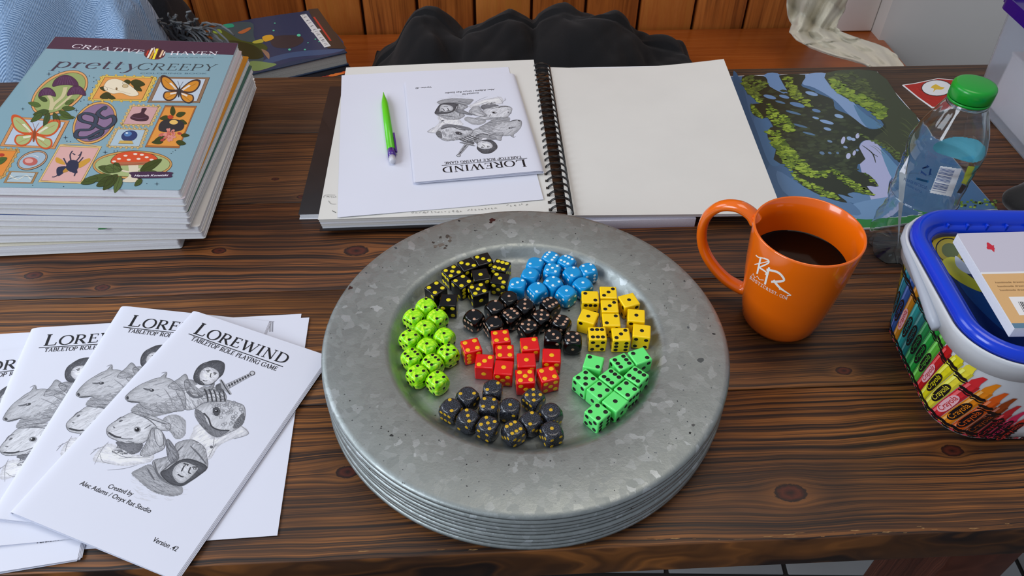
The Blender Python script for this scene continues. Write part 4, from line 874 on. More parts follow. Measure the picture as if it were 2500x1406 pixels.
CA.blob([(985, 600), (1040, 580), (1110, 590), (1130, 620), (1110, 650), (1040, 660), (975, 650)], '#222e36', 9); CA.poly(ell(1065, 600, 26, 14), '#e6bc68', 10); CA.poly(ell(1045, 568, 18, 12), '#b8402a', 11)
r0 = random.Random(2)
for k in range(26): CA.poly(ell(1040+r0.gauss(0, 26), 678+r0.gauss(0, 14), 14, 8, 8, r0.uniform(0, 3)), r0.choice(['#a8403c', '#c46a60', '#d88c80']), 11)
foval(198, 832, 98, 55, -.35, '#b89070', '#9fb4c2', 10); CA.poly(ell(185, 840, 46, 26), '#b86058', 8); CA.poly(ell(178, 836, 26, 15), '#d8a098', 9); CA.stroke([(150, 810), (200, 800), (240, 815)], .0006, '#e8dcd8', 9, smooth=3)
frect([(60, 898), (235, 905), (200, 975), (22, 970)], '#a07c50', '#a9bcc4', w=.09); CA.stroke([(60, 925), (110, 950), (160, 925), (190, 950)], .0009, '#e0dccc', 8, smooth=4); CA.stroke([(50, 950), (120, 930), (200, 935)], .0004, OL, 9, smooth=3)
frect([(-90, 760), (120, 765), (20, 940), (-180, 930)], '#c49a58', '#dc8a3c', curls=True); CA.poly(ell(10, 800, 18, 10), '#b03a28', 9); leaf(-30, 850, 80, 40, -.4)
frect([(365, 738), (622, 750), (500, 975), (235, 965)], '#d8b878', '#d6a8a2', w=.045, curls=False)
for L in [[(365, 738), (490, 730), (622, 750)], [(235, 965), (360, 960), (500, 975)]]: CA.stroke(L, .0014, '#d0b070', 4, smooth=4)
bt = '#22304a'
CA.poly(sm([(425, 835), (475, 838), (480, 880), (440, 905), (405, 880)], 4), bt, 10); CA.poly(sm([(405, 870), (350, 880), (355, 930), (400, 900)], 4), bt, 9); CA.poly(sm([(460, 870), (475, 910), (440, 905)], 4), bt, 9)
CA.poly(sm([(400, 860), (345, 845), (345, 815), (380, 830)], 4), '#c8963a', 8); CA.poly(sm([(480, 850), (545, 820), (550, 840), (490, 880)], 4), '#c8963a', 8); CA.poly(sm([(400, 880), (430, 890), (400, 908), (385, 905)], 3), '#b8863a', 9)
for L in [[(435, 835), (430, 800), (445, 775)], [(470, 835), (490, 810), (500, 780)], [(410, 860), (390, 820)], [(480, 850), (510, 815)], [(400, 880), (345, 930), (320, 935)], [(470, 890), (455, 930)], [(445, 790), (460, 800)], [(495, 795), (480, 805)]]: CA.stroke(L, .0011, bt, 11, smooth=3)
foval(812, 860, 245, 88, -.02, '#c89858', '#a3b27a', 13)
capp = sm([(680, 835), (720, 795), (790, 780), (870, 785), (940, 800), (968, 835), (900, 850), (800, 858), (700, 858)], 4); CA.poly(capp, '#d2502c', 9); CA.stroke(capp, .0004, OL, 10, closed=True)
CA.poly([(690, 845), (960, 840), (900, 862), (720, 866)], '#b06848', 10)
for x, y in [(770, 805), (830, 795), (900, 815), (790, 830), (730, 825), (850, 825), (930, 830), (870, 800), (700, 840)]: CA.poly(ell(x, y, 13, 6, 10), '#e8d8c8', 11)
CA.poly(sm([(790, 855), (840, 855), (850, 880), (840, 940), (860, 965), (750, 965), (790, 930), (790, 890)], 4), '#d8cdb4', 9); CA.stroke([(745, 895), (800, 905), (860, 885)], .0022, '#d8cdb4', 10, smooth=3)
for x, y, l, w, an in [(640, 880, 110, 50, .1), (700, 850, 60, 40, .9), (690, 930, 180, 46, 3.0), (720, 920, 130, 50, 2.3), (700, 940, 120, 50, 2.7), (740, 930, 110, 46, 1.9), (860, 900, 150, 50, -.5), (870, 920, 100, 44, -.1), (700, 900, 100, 44, 3.4), (600, 940, 110, 44, 2.8), (870, 950, 60, 30, 2.4)]: leaf(x, y, l, w, an, random.Random(x+y).choice(['#3e5428', '#4e6434', '#34481f']), 12)
CA.poly(sm([(810, 905), (1040, 905), (1052, 922), (1035, 940), (830, 943), (805, 925)], 4), '#3c2a48', 14); CA.text('Hannah Konetzki', cvA(822, 934), cvA(1028, 931), .0030, '#f0ecf4', 16, shear=.15, bold=.015)
CA.build('cover_print', M_gloss, e0_)
# oval on the white book and blue strip
eW, aW = books[6]; MW = aW.inverted(); TW = .0308-.0222
cvW = lambda x, y: to_local(x/3.906, 440+y/3.906, MW, lambda u, v: TW)
WA = Art(lambda u, v, o: (u, v, TW+o), cvW)
WA.poly(sm([(500, 398), (620, 380), (800, 360), (1100, 350), (1300, 372), (1200, 402), (1000, 440), (800, 448), (620, 435)], 4), '#2c3c3c', 1); WA.poly(sm([(512, 399), (630, 384), (800, 364), (1100, 354), (1280, 375), (1190, 400), (1000, 434), (800, 442), (630, 430)], 4), '#e0a21c', 2)
WA.poly(sm([(740, 440), (745, 410), (780, 392), (1020, 385), (1060, 400), (1040, 430), (980, 440)], 4), '#2c4a58', 3); WA.text('Aaron Pocock', cvW(780, 424), cvW(1018, 420), .0030, '#e8ecec', 5, shear=.15, bold=.01)
WA.stroke([(940, 458), (1000, 455), (1060, 425), (1130, 385)], .0045, '#2c7a3c', 6, smooth=4); WA.poly(ell(1345, 390, 32, 20), '#1e6a34', 4)
WA.build('cover_print', M_gloss, eW)
eB, aB = books[4]; r0 = random.Random(5); BA = Art(lambda u, v, o: (u, v, .0078+o))
for k in range(60): BA.poly(ell(.02+r0.random()*.19, r0.uniform(.001, .006), r0.uniform(.002, .006), r0.uniform(.001, .002), 8), r0.choice(['#3c5ca8', '#7c9cd8', '#b4485c', '#8c5ca0', '#d8dce8', '#2c3c80']), 1)
BA.build('cover_print', M_gloss, eB)

# ================================================================== SKETCHBOOK + black book
kx = empty('hardback_book', 'black-covered white-edged book sticking out left from under the open sketchbook', 'book', (0, 0, 0))
tl, bl = P(805, 211, .0072), P(728, 523, .0072); dn = unit2(bl-tl); rt_ = Vector((-dn.y, dn.x, 0)); qb = [tl, tl+rt_*.215, bl+rt_*.215, bl]
quadprism('pages', [p+(Vector((c[0], c[1], 0))) for p, c in zip(qb, [(.001, -.001), (-.001, -.001), (-.001, .001), (.001, .001)])], .0006, .0066, M_pages, kx, .0004)
quadprism('cover', qb, .0066, .0072, mat('black_card', '#1c191a', .42, var=.2, vs=25, coat=.1), kx, .0002); quadprism('back_cover', qb, .0001, .0006, mat('white_card', '#e8e8ea', .5), kx, .0002)
skb = empty('sketchbook', 'open wire-bound sketchbook with blank cream pages and black double wire', 'sketchbook', (0, 0, 0))
def slab(name, q, zb, m, parent, n=16, lift=None, th=None):
    vs = []; fs = []; w = n+1
    for j in range(w):
        for i in range(w):
            s, t = i/n, j/n; p = q[0]*(1-s)*(1-t)+q[1]*s*(1-t)+q[2]*s*t+q[3]*(1-s)*t; vs.append((p.x, p.y, p.z+(lift(s, t) if lift else 0)))
    N = len(vs); vs += [(a, b, (c-th) if th else zb) for a, b, c in vs]
    for j in range(n):
        for i in range(n): a = j*w+i; fs.append((a, a+w, a+w+1, a+1)); fs.append((N+a, N+a+1, N+a+w+1, N+a+w))
    rim = list(range(w))+[j*w+n for j in range(1, w)]+[n*w+i for i in range(n-1, -1, -1)]+[j*w for j in range(n-1, 0, -1)]
    for k in range(len(rim)): a, b = rim[k], rim[(k+1) % len(rim)]; fs.append((a, b, N+b, N+a))
    o = mesh_obj(name, vs, fs, m, parent); smooth_angle(o, 35); return o
zl = .0222
LQ = [P(845, 165, zl), P(1303, 146, zl+.003), P(1360, 516, zl), P(776, 536, zl)]
def inset(q, d, z):
    c = sum(q, Vector())/4; return [Vector((p.x+(c-p).normalized().x*d, p.y+(c-p).normalized().y*d, z)) for p in q]
for k in range(4):
    z1 = zl-.0009-.0033*k; LQk = [Vector((p.x, p.y, z1)) for p in inset(LQ, .0012+.0008*k, z1)]
    quadprism('page_block', LQk, z1-.0032, z1, M_pages if k % 2 else M_cream, skb)
slab('left_page', LQ, 0, M_cream, skb, 12, lambda s, t: .0006*math.sin(s*3)*(1-t), th=.0004)
quadprism('back_board', inset(LQ, -.001, 0), .0073, .0081, mat('black_card'), skb)
zr_ = .0178
RQ = [P(1337, 164, zr_+.004), P(1767, 144, zr_+.014), P(1912, 521, zr_), P(1386, 526, zr_)]
slab('right_page', RQ, 0, M_cream, skb, 16, lambda s, t: -.006*math.sin(math.pi*s)*(1-t)**2, th=.0004)
RB = [Vector((p.x, p.y, 0)) for p in [P(1337, 164, zr_), P(1764, 150, zr_+.003), P(1911, 521, zr_), P(1386, 526, zr_)]]
for k in range(3): quadprism('page_block', inset(RB, .0015+.0009*k, 0), zr_-.0022-.0016*k, zr_-.0008-.0016*k, [M_pages, M_cream, M_pages][k], skb)
pad = empty('notepad', 'white notepad under the right page of the open sketchbook', 'notepad', (0, 0, 0))
PQ = [P(1360, 260, .0112), P(1600, 250, .0112), P(1700, 533, .0112), P(1396, 541, .0112)]; quadprism('pages', PQ, .0007, .0112, mat('white_pad_edge', '#e4e2ee', .6, var=.05, vs=700), pad, .0004)
quadprism('cover', PQ, .0001, .0006, mat('lilac_card', '#b8b0c8', .5), pad)
# wire
bl_ = mat('black_wire', '#0b0b0c', .3, coat=.4); gA, gB = Vector(P(1320, 158, zl+.001)), Vector(P(1372, 520, zl+.001)); NL = 25; gd = (gB-gA); gl_ = gd.length; gdn = gd.normalized(); gx_ = Vector((-gdn.y, gdn.x, 0))
if gx_.x < 0: gx_ = -gx_
w0 = None; RL = .0105
for k in range(NL):
    c = gA+gd*((k+.5)/NL)
    for s_ in (-.0011, .0011):
        if w0 is None:
            pts = [gx_*(math.cos(a)*RL*1.12)+Vector((0, 0, math.sin(a)*RL*.86))+gdn*(s_*0) for a in [2*math.pi*i/26 for i in range(26)]]
            w0 = tube('wire_loop', pts, .00062, bl_, skb, 6, True); o = w0
        else: o = w0.copy(); COL.objects.link(o); o.parent = skb
        o.location = (c.x+gdn.x*s_, c.y+gdn.y*s_, c.z-.0035)
tube('wire_spine', [gA+gx_*(RL*1.1)+Vector((0, 0, -.002)), gB+gx_*(RL*1.1)+Vector((0, 0, -.002))], .0012, bl_, skb, 6)
# punched holes and pencil notes
pn = Art(lambda u, v, o: (u, v, zl+.0006+o)); wz = lambda x, y: tuple(P(x, y, zl+.0006)[:2])
for k in range(NL):
    c = gA+gd*((k+.5)/NL)-gx_*.0115; pn.poly([(c.x+a*.0016, c.y+b*.0022) for a, b in ((-1, -1), (1, -1), (1, 1), (-1, 1))], '#3a3632', 1)
r0 = random.Random(12)
def scrib(x0, y0, x1, y1, n, h, col='#6a6a66', w=.00035):
    for k in range(n):
        t = k/n; x = x0+(x1-x0)*t; y = y0+(y1-y0)*t; st = (x1-x0)/n
        pn.stroke([wz(x+r0.uniform(0, st*.8), y+r0.uniform(-h, h)) for _ in range(4)], w, col, 1, smooth=3)
scrib(1005, 519, 1130, 515, 14, 2.5); scrib(1140, 512, 1215, 508, 9, 2.5); scrib(1235, 502, 1290, 498, 6, 3); scrib(1262, 180, 1285, 240, 12, 4); scrib(795, 479, 822, 481, 5, 2.5)
pn.stroke([wz(789, 482), wz(795, 476), wz(818, 476)], .0004, '#70706c', 1, smooth=4); pn.stroke([wz(802, 490), wz(808, 497), wz(820, 498)], .0004, '#70706c', 1, smooth=4); pn.stroke([wz(811, 514), wz(820, 519)], .0007, '#60605c', 1)
tag(pn.build('pencil_notes', M_print, skb), kind='stuff')
# loose sheet on left page
SQ = [P(834, 184, zl+.0012), P(1241, 163, zl+.0036), P(1327, 487, zl+.0013), P(824, 531, zl+.0012)]
sheet('paper_sheet', SQ, 0, 'large blank white paper sheet lying on the left page of the open sketchbook', 'paper', lift=lambda s, t: .0004*math.sin(5*s+2*t))
# mechanical pencil
pa, pb = P(936, 226, zl+.006), P(959, 396, zl+.006); pdv = (pb-pa); pl_ = pdv.length; ang = math.atan2(pdv.y, pdv.x)
pc = empty('mechanical_pencil', 'lime green mechanical pencil with purple clip lying on the white sheet', 'pencil', (pa.x, pa.y, zl+.0062), ang)
def along(name, pr, m, n=20):
    o = lathe(name, [(r, z) for z, r in pr], m, pc, n); o.matrix_local = Matrix(((0, 0, 1, 0), (1, 0, 0, 0), (0, 1, 0, 0), (0, 0, 0, 1))); return o
k = pl_/.14
along('barrel', [(.0, .0005), (.006*k, .0011), (.018*k, .0034), (.026*k, .0043), (.118*k, .0046), (.119*k, 0)], mat('lime_pencil_plastic', '#5cc81c', .3, coat=.3))
along('cap', [(.1192*k, 0), (.1192*k, .0046), (.130*k, .0044), (.131*k, 0)], mat('purple_plastic', '#4a2a86', .3, coat=.3))
along('eraser', [(.1312*k, 0), (.1312*k, .0038), (.1385*k, .0036), (.140*k, .0025), (.140*k, 0)], mat('clear_white_plastic', '#c8c8d0', .2))
bm = box_bm(.088*k, .0046, -.001, .123*k, .0066, .002, .0005); bm_obj('clip', bm, mat('purple_plastic'), pc)
# ================================================================== TREE PRINT
tp = empty('printed_folder', 'glossy blue folder printed with dark green wind-bent trees, beside the sketchbook', 'folder', (0, 0, 0))
zt_ = .0022
TQ = [P(1730, 187, zt_), P(2142, 175, zt_), P(2436, 512, zt_), P(2140, 556, zt_), P(1900, 566, zt_)]
prism('board', [(p.x, p.y) for p in TQ], .0002, zt_, mat('white_card'), tp)
cz8 = lambda x, y: tuple(P(1700+x/3.125, y/3.125, zt_)[:2]); cz5 = lambda x, y: tuple(P(1740+x/2.099, 150+y/2.099, zt_)[:2])
T = Art(lambda u, v, o: (u, v, zt_+o), cz8)
T.raw([(p.x, p.y) for p in [P(1731, 188, zt_), P(2141, 176, zt_), P(2434, 510, zt_), P(2139, 531, zt_), P(1895, 540, zt_)]], lin('#3f668e'), 1)
T.cv = None; c0 = lambda *L: [tuple(P(x, y, zt_)[:2]) for x, y in L]
T.raw(c0((2139, 532), (2434, 511), (2436, 513), (2141, 555), (1899, 563), (1895, 541)), lin('#1c7a34'), 1)
T.cv = cz8
for pts, cc in [([(520, 570), (650, 575), (700, 740), (560, 700)], '#6689b4'), ([(835, 570), (990, 560), (1030, 650), (1180, 760), (1280, 880), (1420, 960), (1280, 965), (1160, 870), (1050, 760), (900, 670), (810, 640)], '#7e9cc6'), ([(1200, 800), (1300, 880), (1420, 960), (1400, 980), (1290, 960)], '#4d7ba0'), ([(280, 580), (350, 640), (420, 900), (560, 1250), (400, 1250)], '#2e5a80'), ([(440, 900), (560, 930), (620, 1120), (640, 1250), (560, 1250), (480, 1050)], '#44709a')]: T.blob(pts, cc, 2)
T.cv = cz5
for pts, cc in [([(400, 600), (700, 720), (900, 780), (960, 700), (900, 640), (830, 690), (600, 640)], '#5a80a8'), ([(760, 420), (820, 405), (880, 470), (930, 560), (900, 640), (960, 740), (860, 800), (780, 620), (750, 500)], '#a8aed4'), ([(700, 740), (860, 700), (960, 700), (860, 800), (720, 800)], '#6a90b8'), ([(860, 450), (930, 520), (960, 560), (920, 600)], '#5c8ab0'), ([(330, 560), (500, 660), (700, 720), (740, 790), (400, 700)], '#5378a0'), ([(500, 690), (720, 740), (840, 800), (700, 800), (520, 740)], '#7a9cc4')]: T.blob(pts, cc, 3)
T.cv = cz8
D1, D2 = '#1c2719', '#2b3722'
T.blob([(350, 585), (430, 575), (530, 590), (560, 660), (700, 720), (640, 600), (650, 572), (830, 572), (800, 650), (860, 680), (930, 715), (1040, 760), (1060, 830), (1170, 880), (1290, 970), (1370, 985), (1430, 950), (1340, 860), (1200, 780), (1080, 710), (1015, 640), (990, 556), (1180, 545), (1375, 545), (1520, 720), (1690, 930), (1640, 1100), (1560, 1240), (1500, 1180), (1400, 1090), (1290, 1070), (1240, 1120), (1250, 1250), (640, 1250), (610, 1120), (540, 1010), (590, 985), (545, 900), (500, 905), (430, 870), (415, 800), (470, 790), (480, 780), (400, 700), (360, 660)], D1, 4, 3)
T.blob([(990, 556), (1375, 548), (1560, 770), (1700, 940), (1560, 1230), (1430, 1110), (1350, 1060), (1450, 980), (1380, 880), (1200, 760), (1060, 690)], '#323b24', 5, 3)
T.cv = cz5
T.blob([(330, 330), (600, 380), (760, 380), (740, 420), (750, 500), (740, 560), (800, 580), (850, 640), (790, 640), (830, 690), (740, 670), (690, 680), (720, 700), (640, 680), (690, 725), (560, 690), (440, 620), (400, 540), (330, 490), (350, 470), (310, 420), (280, 380)], D1, 5, 3)
# holes with sky light
for cx, cy, rx, ry, cc in [(560, 740, 50, 14, '#6689b4'), (670, 738, 40, 12, '#6689b4'), (770, 800, 60, 16, '#5a7ea8'), (915, 845, 34, 12, '#5a7ea8'), (880, 715, 50, 14, '#7f9fc8'), (1088, 887, 36, 14, '#86a6cc'), (995, 932, 55, 13, '#7f9fc8'), (1000, 985, 30, 11, '#7f9fc8'), (910, 900, 26, 8, '#7f9fc8'), (860, 1020, 50, 8, '#4f7394'), (640, 780, 40, 8, '#4f7394'), (740, 860, 60, 9, '#4f7394'), (790, 960, 60, 8, '#4a6c8c')]:
    T.cv = cz8; T.poly(sm(ell(cx, cy, rx, ry, 9, .25), 2), cc, 6)
T.cv = cz5
for cx, cy, rx, ry, cc in [(668, 405, 10, 20, '#b4badc'), (700, 395, 14, 10, '#8ca8d0'), (742, 382, 10, 14, '#b4badc'), (720, 400, 12, 8, '#98b0d6'), (695, 485, 12, 16, '#b4badc'), (725, 470, 8, 14, '#b4badc'), (680, 440, 12, 6, '#8098c0'), (740, 455, 8, 6, '#8098c0'), (600, 410, 14, 6, '#6c88a8'), (560, 470, 14, 8, '#5a7898'), (600, 470, 10, 6, '#5a7898'), (640, 470, 8, 6, '#5a7898')]: T.poly(ell(cx, cy, rx, ry, 10, .3), cc, 7)
T.stroke([(765, 430), (800, 455), (822, 478), (835, 520)], .0016, D1, 8, smooth=3, taper=True); T.stroke([(812, 468), (845, 488)], .0009, D1, 8)
# lit leaf clusters
r0 = random.Random(31); gl = ['#6f8a24', '#88a030', '#566f20', '#9ab43c', '#46601e']
def clumps(poly, n, s, cv, cols=gl, lay=8, ang=.5):
    T.cv = cv; xs = [p[0] for p in poly]; ys = [p[1] for p in poly]; c = 0; t = 0
    while c < n and t < n*20:
        t += 1; x, y = r0.uniform(min(xs), max(xs)), r0.uniform(min(ys), max(ys))
        if pip_in((x, y), poly):
            c += 1; a = ang+r0.uniform(-.5, .5); ss = s*r0.uniform(.5, 1.4)
            T.poly([(x+ss*math.cos(q+a)*r0.uniform(.6, 1.2)*(1.5 if k % 3 == 0 else 1), y+ss*.55*math.sin(q+a)*r0.uniform(.6, 1.2)) for k, q in enumerate([0, .9, 1.8, 2.7, 3.6, 4.5, 5.4])], r0.choice(cols), lay+(c % 211)*(.035 if lay > 6 else .003))
clumps([(560, 660), (900, 690), (1060, 860), (1250, 960), (1180, 1080), (1230, 1240), (800, 1240), (620, 1000), (600, 850)], 200, 20, cz8, ['#26311c', '#2e3b22', '#35422a', '#222c1a'], 5.2)
clumps([(350, 590), (430, 580), (540, 640), (480, 700), (500, 780), (420, 730), (360, 670)], 110, 14, cz8, ['#5a6c2c', '#6c8030', '#46562a'])
clumps([(360, 600), (400, 650), (450, 720), (500, 780), (480, 790), (400, 710), (355, 650)], 70, 11, cz8)
clumps([(415, 790), (450, 830), (510, 890), (500, 910), (430, 860)], 50, 11, cz8)
clumps([(650, 575), (720, 590), (780, 700), (880, 800), (900, 825), (820, 800), (720, 740), (690, 660)], 110, 13, cz8, ['#6a7c30', '#7c902e', '#55662a', '#8a9e34'])
clumps([(535, 780), (620, 850), (700, 900), (750, 1000), (700, 1010), (600, 960), (545, 880)], 130, 13, cz8)
clumps([(1020, 600), (1100, 620), (1200, 700), (1300, 740), (1440, 820), (1430, 920), (1380, 900), (1250, 800), (1120, 730), (1030, 660)], 260, 16, cz8, ['#6f8a2a', '#88a034', '#566f26', '#7a9430'])
clumps([(1000, 560), (1200, 550), (1300, 620), (1420, 760), (1300, 730), (1150, 640), (1020, 600)], 90, 16, cz8, ['#46542a', '#566430', '#3c4824'])
clumps([(545, 990), (620, 1000), (680, 1100), (760, 1150), (740, 1240), (640, 1210), (600, 1100)], 120, 14, cz8)
clumps([(340, 350), (600, 390), (740, 420), (740, 560), (640, 600), (480, 560), (380, 460)], 120, 13, cz5, ['#26311c', '#2e3b22', '#35422a'], 5.2)
clumps([(275, 360), (340, 380), (420, 470), (520, 560), (600, 560), (580, 600), (480, 590), (380, 520), (300, 420)], 260, 9, cz5)
clumps([(330, 470), (400, 500), (440, 600), (540, 640), (680, 715), (560, 690), (440, 620), (380, 540)], 160, 9, cz5)
clumps([(600, 540), (700, 600), (760, 640), (830, 690), (740, 670), (640, 600)], 110, 8, cz5)
clumps([(770, 560), (830, 610), (850, 640), (800, 610)], 25, 6, cz5)
clumps([(1240, 1020), (1400, 1080), (1560, 1180), (1560, 1230), (1430, 1130), (1300, 1060)], 60, 11, cz8, ['#5a7030', '#48582a'])
T.cv = cz8
for k in range(16): 
    x, y = r0.uniform(1300, 1600), r0.uniform(880, 1150); T.stroke([(x, y), (x+40, y+20), (x+90, y+70)], .0005, '#6c7a4c', 9, smooth=3, taper=True)
for k in range(30):
    x, y = r0.uniform(2340, 2430), r0.uniform(485, 505); T.cv = None; T.raw([tuple(P(x+a, y+b, zt_)[:2]) for a, b in ((0, 0), (6, 1), (4, 5), (-2, 4))], lin(r0.choice(['#1a2c14', '#587a24', '#88a838'])), 9)
T.build('print', M_gloss, tp)
# red cut-out card
rc = [P(2203, 207, .0012), P(2232, 203, .0012), P(2290, 191, .0012), P(2345, 196, .0012), P(2400, 215, .0012), P(2380, 262, .0012), P(2276, 263, .0012), P(2240, 237, .0012)]
card = prism('paper_card', [(p.x, p.y) for p in rc], .0002, .0012, mat('white_card')); tag(card, 'small hand-coloured red paper cut-out with a white oval, behind the bottle', 'card')
T = Art(lambda u, v, o: (u, v, .0012+o)); pw = lambda x, y: tuple(P(x, y, .0012)[:2])
T.raw([pw(*q) for q in [(2207, 208), (2234, 204.5), (2290, 192.5), (2343, 197), (2396, 216), (2378, 261), (2277, 261), (2241, 236)]], lin('#a8241c'), 1)
for k in range(120):
    x, y = r0.uniform(2215, 2380), r0.uniform(197, 258)
    if pip_in((x, y), [(2212, 209), (2290, 195), (2390, 216), (2372, 258), (2279, 258)]) and pip_in((x+8, y+4), [(2212, 209), (2290, 195), (2390, 216), (2372, 258), (2279, 258)]): T.stroke([pw(x, y), pw(x+8, y+4)], .0006, r0.choice(['#c8382c', '#8c1a14', '#b42c24']), 2)
T.raw([pw(*q) for q in ell(2287, 215, 38, 20, 24)], lin('#222222'), 4); T.raw([pw(*q) for q in ell(2287, 215, 36, 18.5, 24)], lin('#dcdfe4'), 5)
T.raw([pw(*q) for q in sm([(2272, 214), (2284, 206), (2296, 212), (2306, 214), (2298, 219), (2285, 219), (2278, 225), (2280, 217)], 3)], lin('#d8b43c'), 6)
T.build('drawing', M_print, card)
# ================================================================== MUG
from mathutils.bvhtree import BVHTree
def bvh_of(o, mw):
    me = o.data; vs = [mw @ v.co for v in me.vertices]; return BVHTree.FromPolygons(vs, [tuple(p.vertices) for p in me.polygons])
def surf(bv, inv, nth=0):
    """print lies on the outside of a real curved surface"""
    R3 = inv.to_3x3()
    def f(px, py, off):
        d = Vector(ray(px, py)).normalized(); o = Vector(CP); h = None
        for k in range(nth+1):
            h = bv.ray_cast(o, d)
            if h[0] is None: return (0, 0, 0)
            o = h[0]+d*1e-5
        nrm = h[1] if h[1].dot(d) < 0 else -h[1]
        q = inv @ (h[0]+nrm*(off*3+.00004)); return (q.x, q.y, q.z)
    return f
MC = Vector((.2485, .4985, .0003)); org = mat('orange_glaze', '#ec6a08', .18, coat=.6)
mug = empty('mug', 'glossy orange mug of black coffee with a white mountain logo on its side', 'mug', MC)
mo = [(0, .0012), (.024, .0012), (.0255, .0), (.0285, .0), (.0315, .0018), (.0340, .0065), (.0368, .020), (.0400, .042), (.0430, .066), (.0450, .090), (.0462, .1065), (.0459, .1079), (.0450, .1082), (.0441, .1076), (.0428, .090), (.0408, .066), (.0378, .042), (.0345, .020), (.031, .0085), (.026, .0055), (0, .005)]
body = lathe('body', mo, org, mug, 96)
cof = lathe('coffee', [(0, .0725), (.0385, .0725), (.0401, .0727), (.0412, .0732)], mat('black_coffee', '#060201', .04, ior=1.22), mug, 64)
ha = math.radians(150); hd = Vector((math.cos(ha), math.sin(ha), 0))
hpts = sm([(.0438, .0985), (.050, .1045), (.062, .1075), (.076, .102), (.0855, .088), (.0875, .070), (.083, .052), (.0715, .036), (.056, .0245), (.0415, .0205), (.036, .021)], 5, False)
hh = tube('handle', [hd*r+Vector((0, 0, z)) for r, z in hpts], [.0062+.0016*abs(1-2*i/(len(hpts)-1))**2 for i in range(len(hpts))], org, mug, 16, False, .72)
mm = Matrix.Translation(MC); mf = surf(bvh_of(body, mm), mm.inverted())
L = Art(mf); Wt = '#f2ece4'
zp = lambda x, y: (1740+x/2.099, 150+y/2.099)
L.stroke([zp(222, 992), zp(235, 1003), zp(262, 1008)], 2.6, Wt, 1, smooth=3); L.stroke([zp(247, 1002), zp(228, 1088)], 4.2, Wt, 1); L.stroke([zp(215, 1040), zp(262, 1030), zp(286, 1024)], 2.4, Wt, 1, smooth=3)
L.stroke([zp(262, 1008), zp(285, 1018), zp(284, 1034), zp(236, 1056)], 3.6, Wt, 1, smooth=4); L.stroke([zp(240, 1056), zp(275, 1080), zp(270, 1092)], 3.6, Wt, 1, smooth=3)
L.stroke([zp(290, 1055), zp(268, 1142)], 5, Wt, 1); L.stroke([zp(276, 1066), zp(330, 1078), zp(358, 1102), zp(362, 1124), zp(300, 1128)], 5.2, Wt, 1, smooth=4); L.stroke([zp(312, 1120), zp(345, 1160), zp(400, 1196)], [5, 5.5, 5.5, 5, 4, 3, 1.5], Wt, 1, smooth=3)
L.stroke([zp(340, 1165), zp(402, 1198), zp(380, 1200)], 2.4, Wt, 1)
L.stroke([zp(200, 1098), zp(208, 1086), zp(216, 1108), zp(230, 1100), zp(240, 1118), zp(262, 1120)], 1.5, Wt, 1)
w1 = [zp(190, 1112), zp(384, 1222)]
txt = 'RUSTICREST.COM'
for i, ch in enumerate(txt):
    t = i/len(txt); t2 = (i+.72)/len(txt); cvx = lambda t: (w1[0][0]+(w1[1][0]-w1[0][0])*t, w1[0][1]+(w1[1][1]-w1[0][1])*t+5*math.sin(math.pi*t)*.9)
    a, b = cvx(t), cvx(t2)
    if ch == '.': L.poly(ell(a[0]+1, a[1]-.5, 1, 1, 6), Wt, 1)
    else: L.glyphs(ch, a, b, 6.6, Wt, 1, T=.17, t=.11, up=(.25, -1))
L.build('logo', mat('white_logo_glaze', '#f4efe8', .3) if False else M_gloss, mug)

# ================================================================== BOTTLE
BC = Vector((.3955, .598, .0006)); pet = mat('clear_pet_plastic', '#f4fafb', .03, trans=1., ior=1.42)
bot = empty('water_bottle', 'empty clear plastic water bottle with a green screw cap', 'bottle', BC)
zr = [(0, .0285), (.004, .0300), (.010, .0318), (.022, .0326), (.036, .0320), (.046, .0298), (.054, .0282), (.060, .0290), (.066, .0312), (.072, .0322), (.074, .0312), (.082, .0308), (.090, .0314), (.098, .0308), (.106, .0315), (.112, .0308), (.118, .0324), (.126, .0328), (.134, .0316), (.142, .0292), (.150, .0262), (.158, .0228), (.166, .0194), (.172, .0168), (.176, .0158), (.186, .0155)]
zr = sm(zr, 3, False)
def bring(z, r, n=80, inner=0.):
    o = []
    for i in range(n):
        a = 2*math.pi*i/n; k = max(0., 1-z/.05); lobe = 1+.09*k*(abs(math.cos(2.5*a))**.7-.85); rr_ = r*lobe-inner
        if .05 > z > .028: rr_ -= .0008*math.sin(a*5+z*120)
        if z < .066: rr_ += .0006*math.sin(a*7+z*260)*math.sin(a*3-z*190+1)+.0004*math.sin(a*13-z*330)
        if .072 < z < .14: rr_ += .00018*math.sin(a*4+z*90)
        if .140 < z < .168: rr_ += .0004*math.sin(a*10)
        o.append((rr_*math.cos(a), rr_*math.sin(a), z+.005*k*k*(0 if z > .02 else (1-abs(math.cos(2.5*a)))*.6)))
    return o
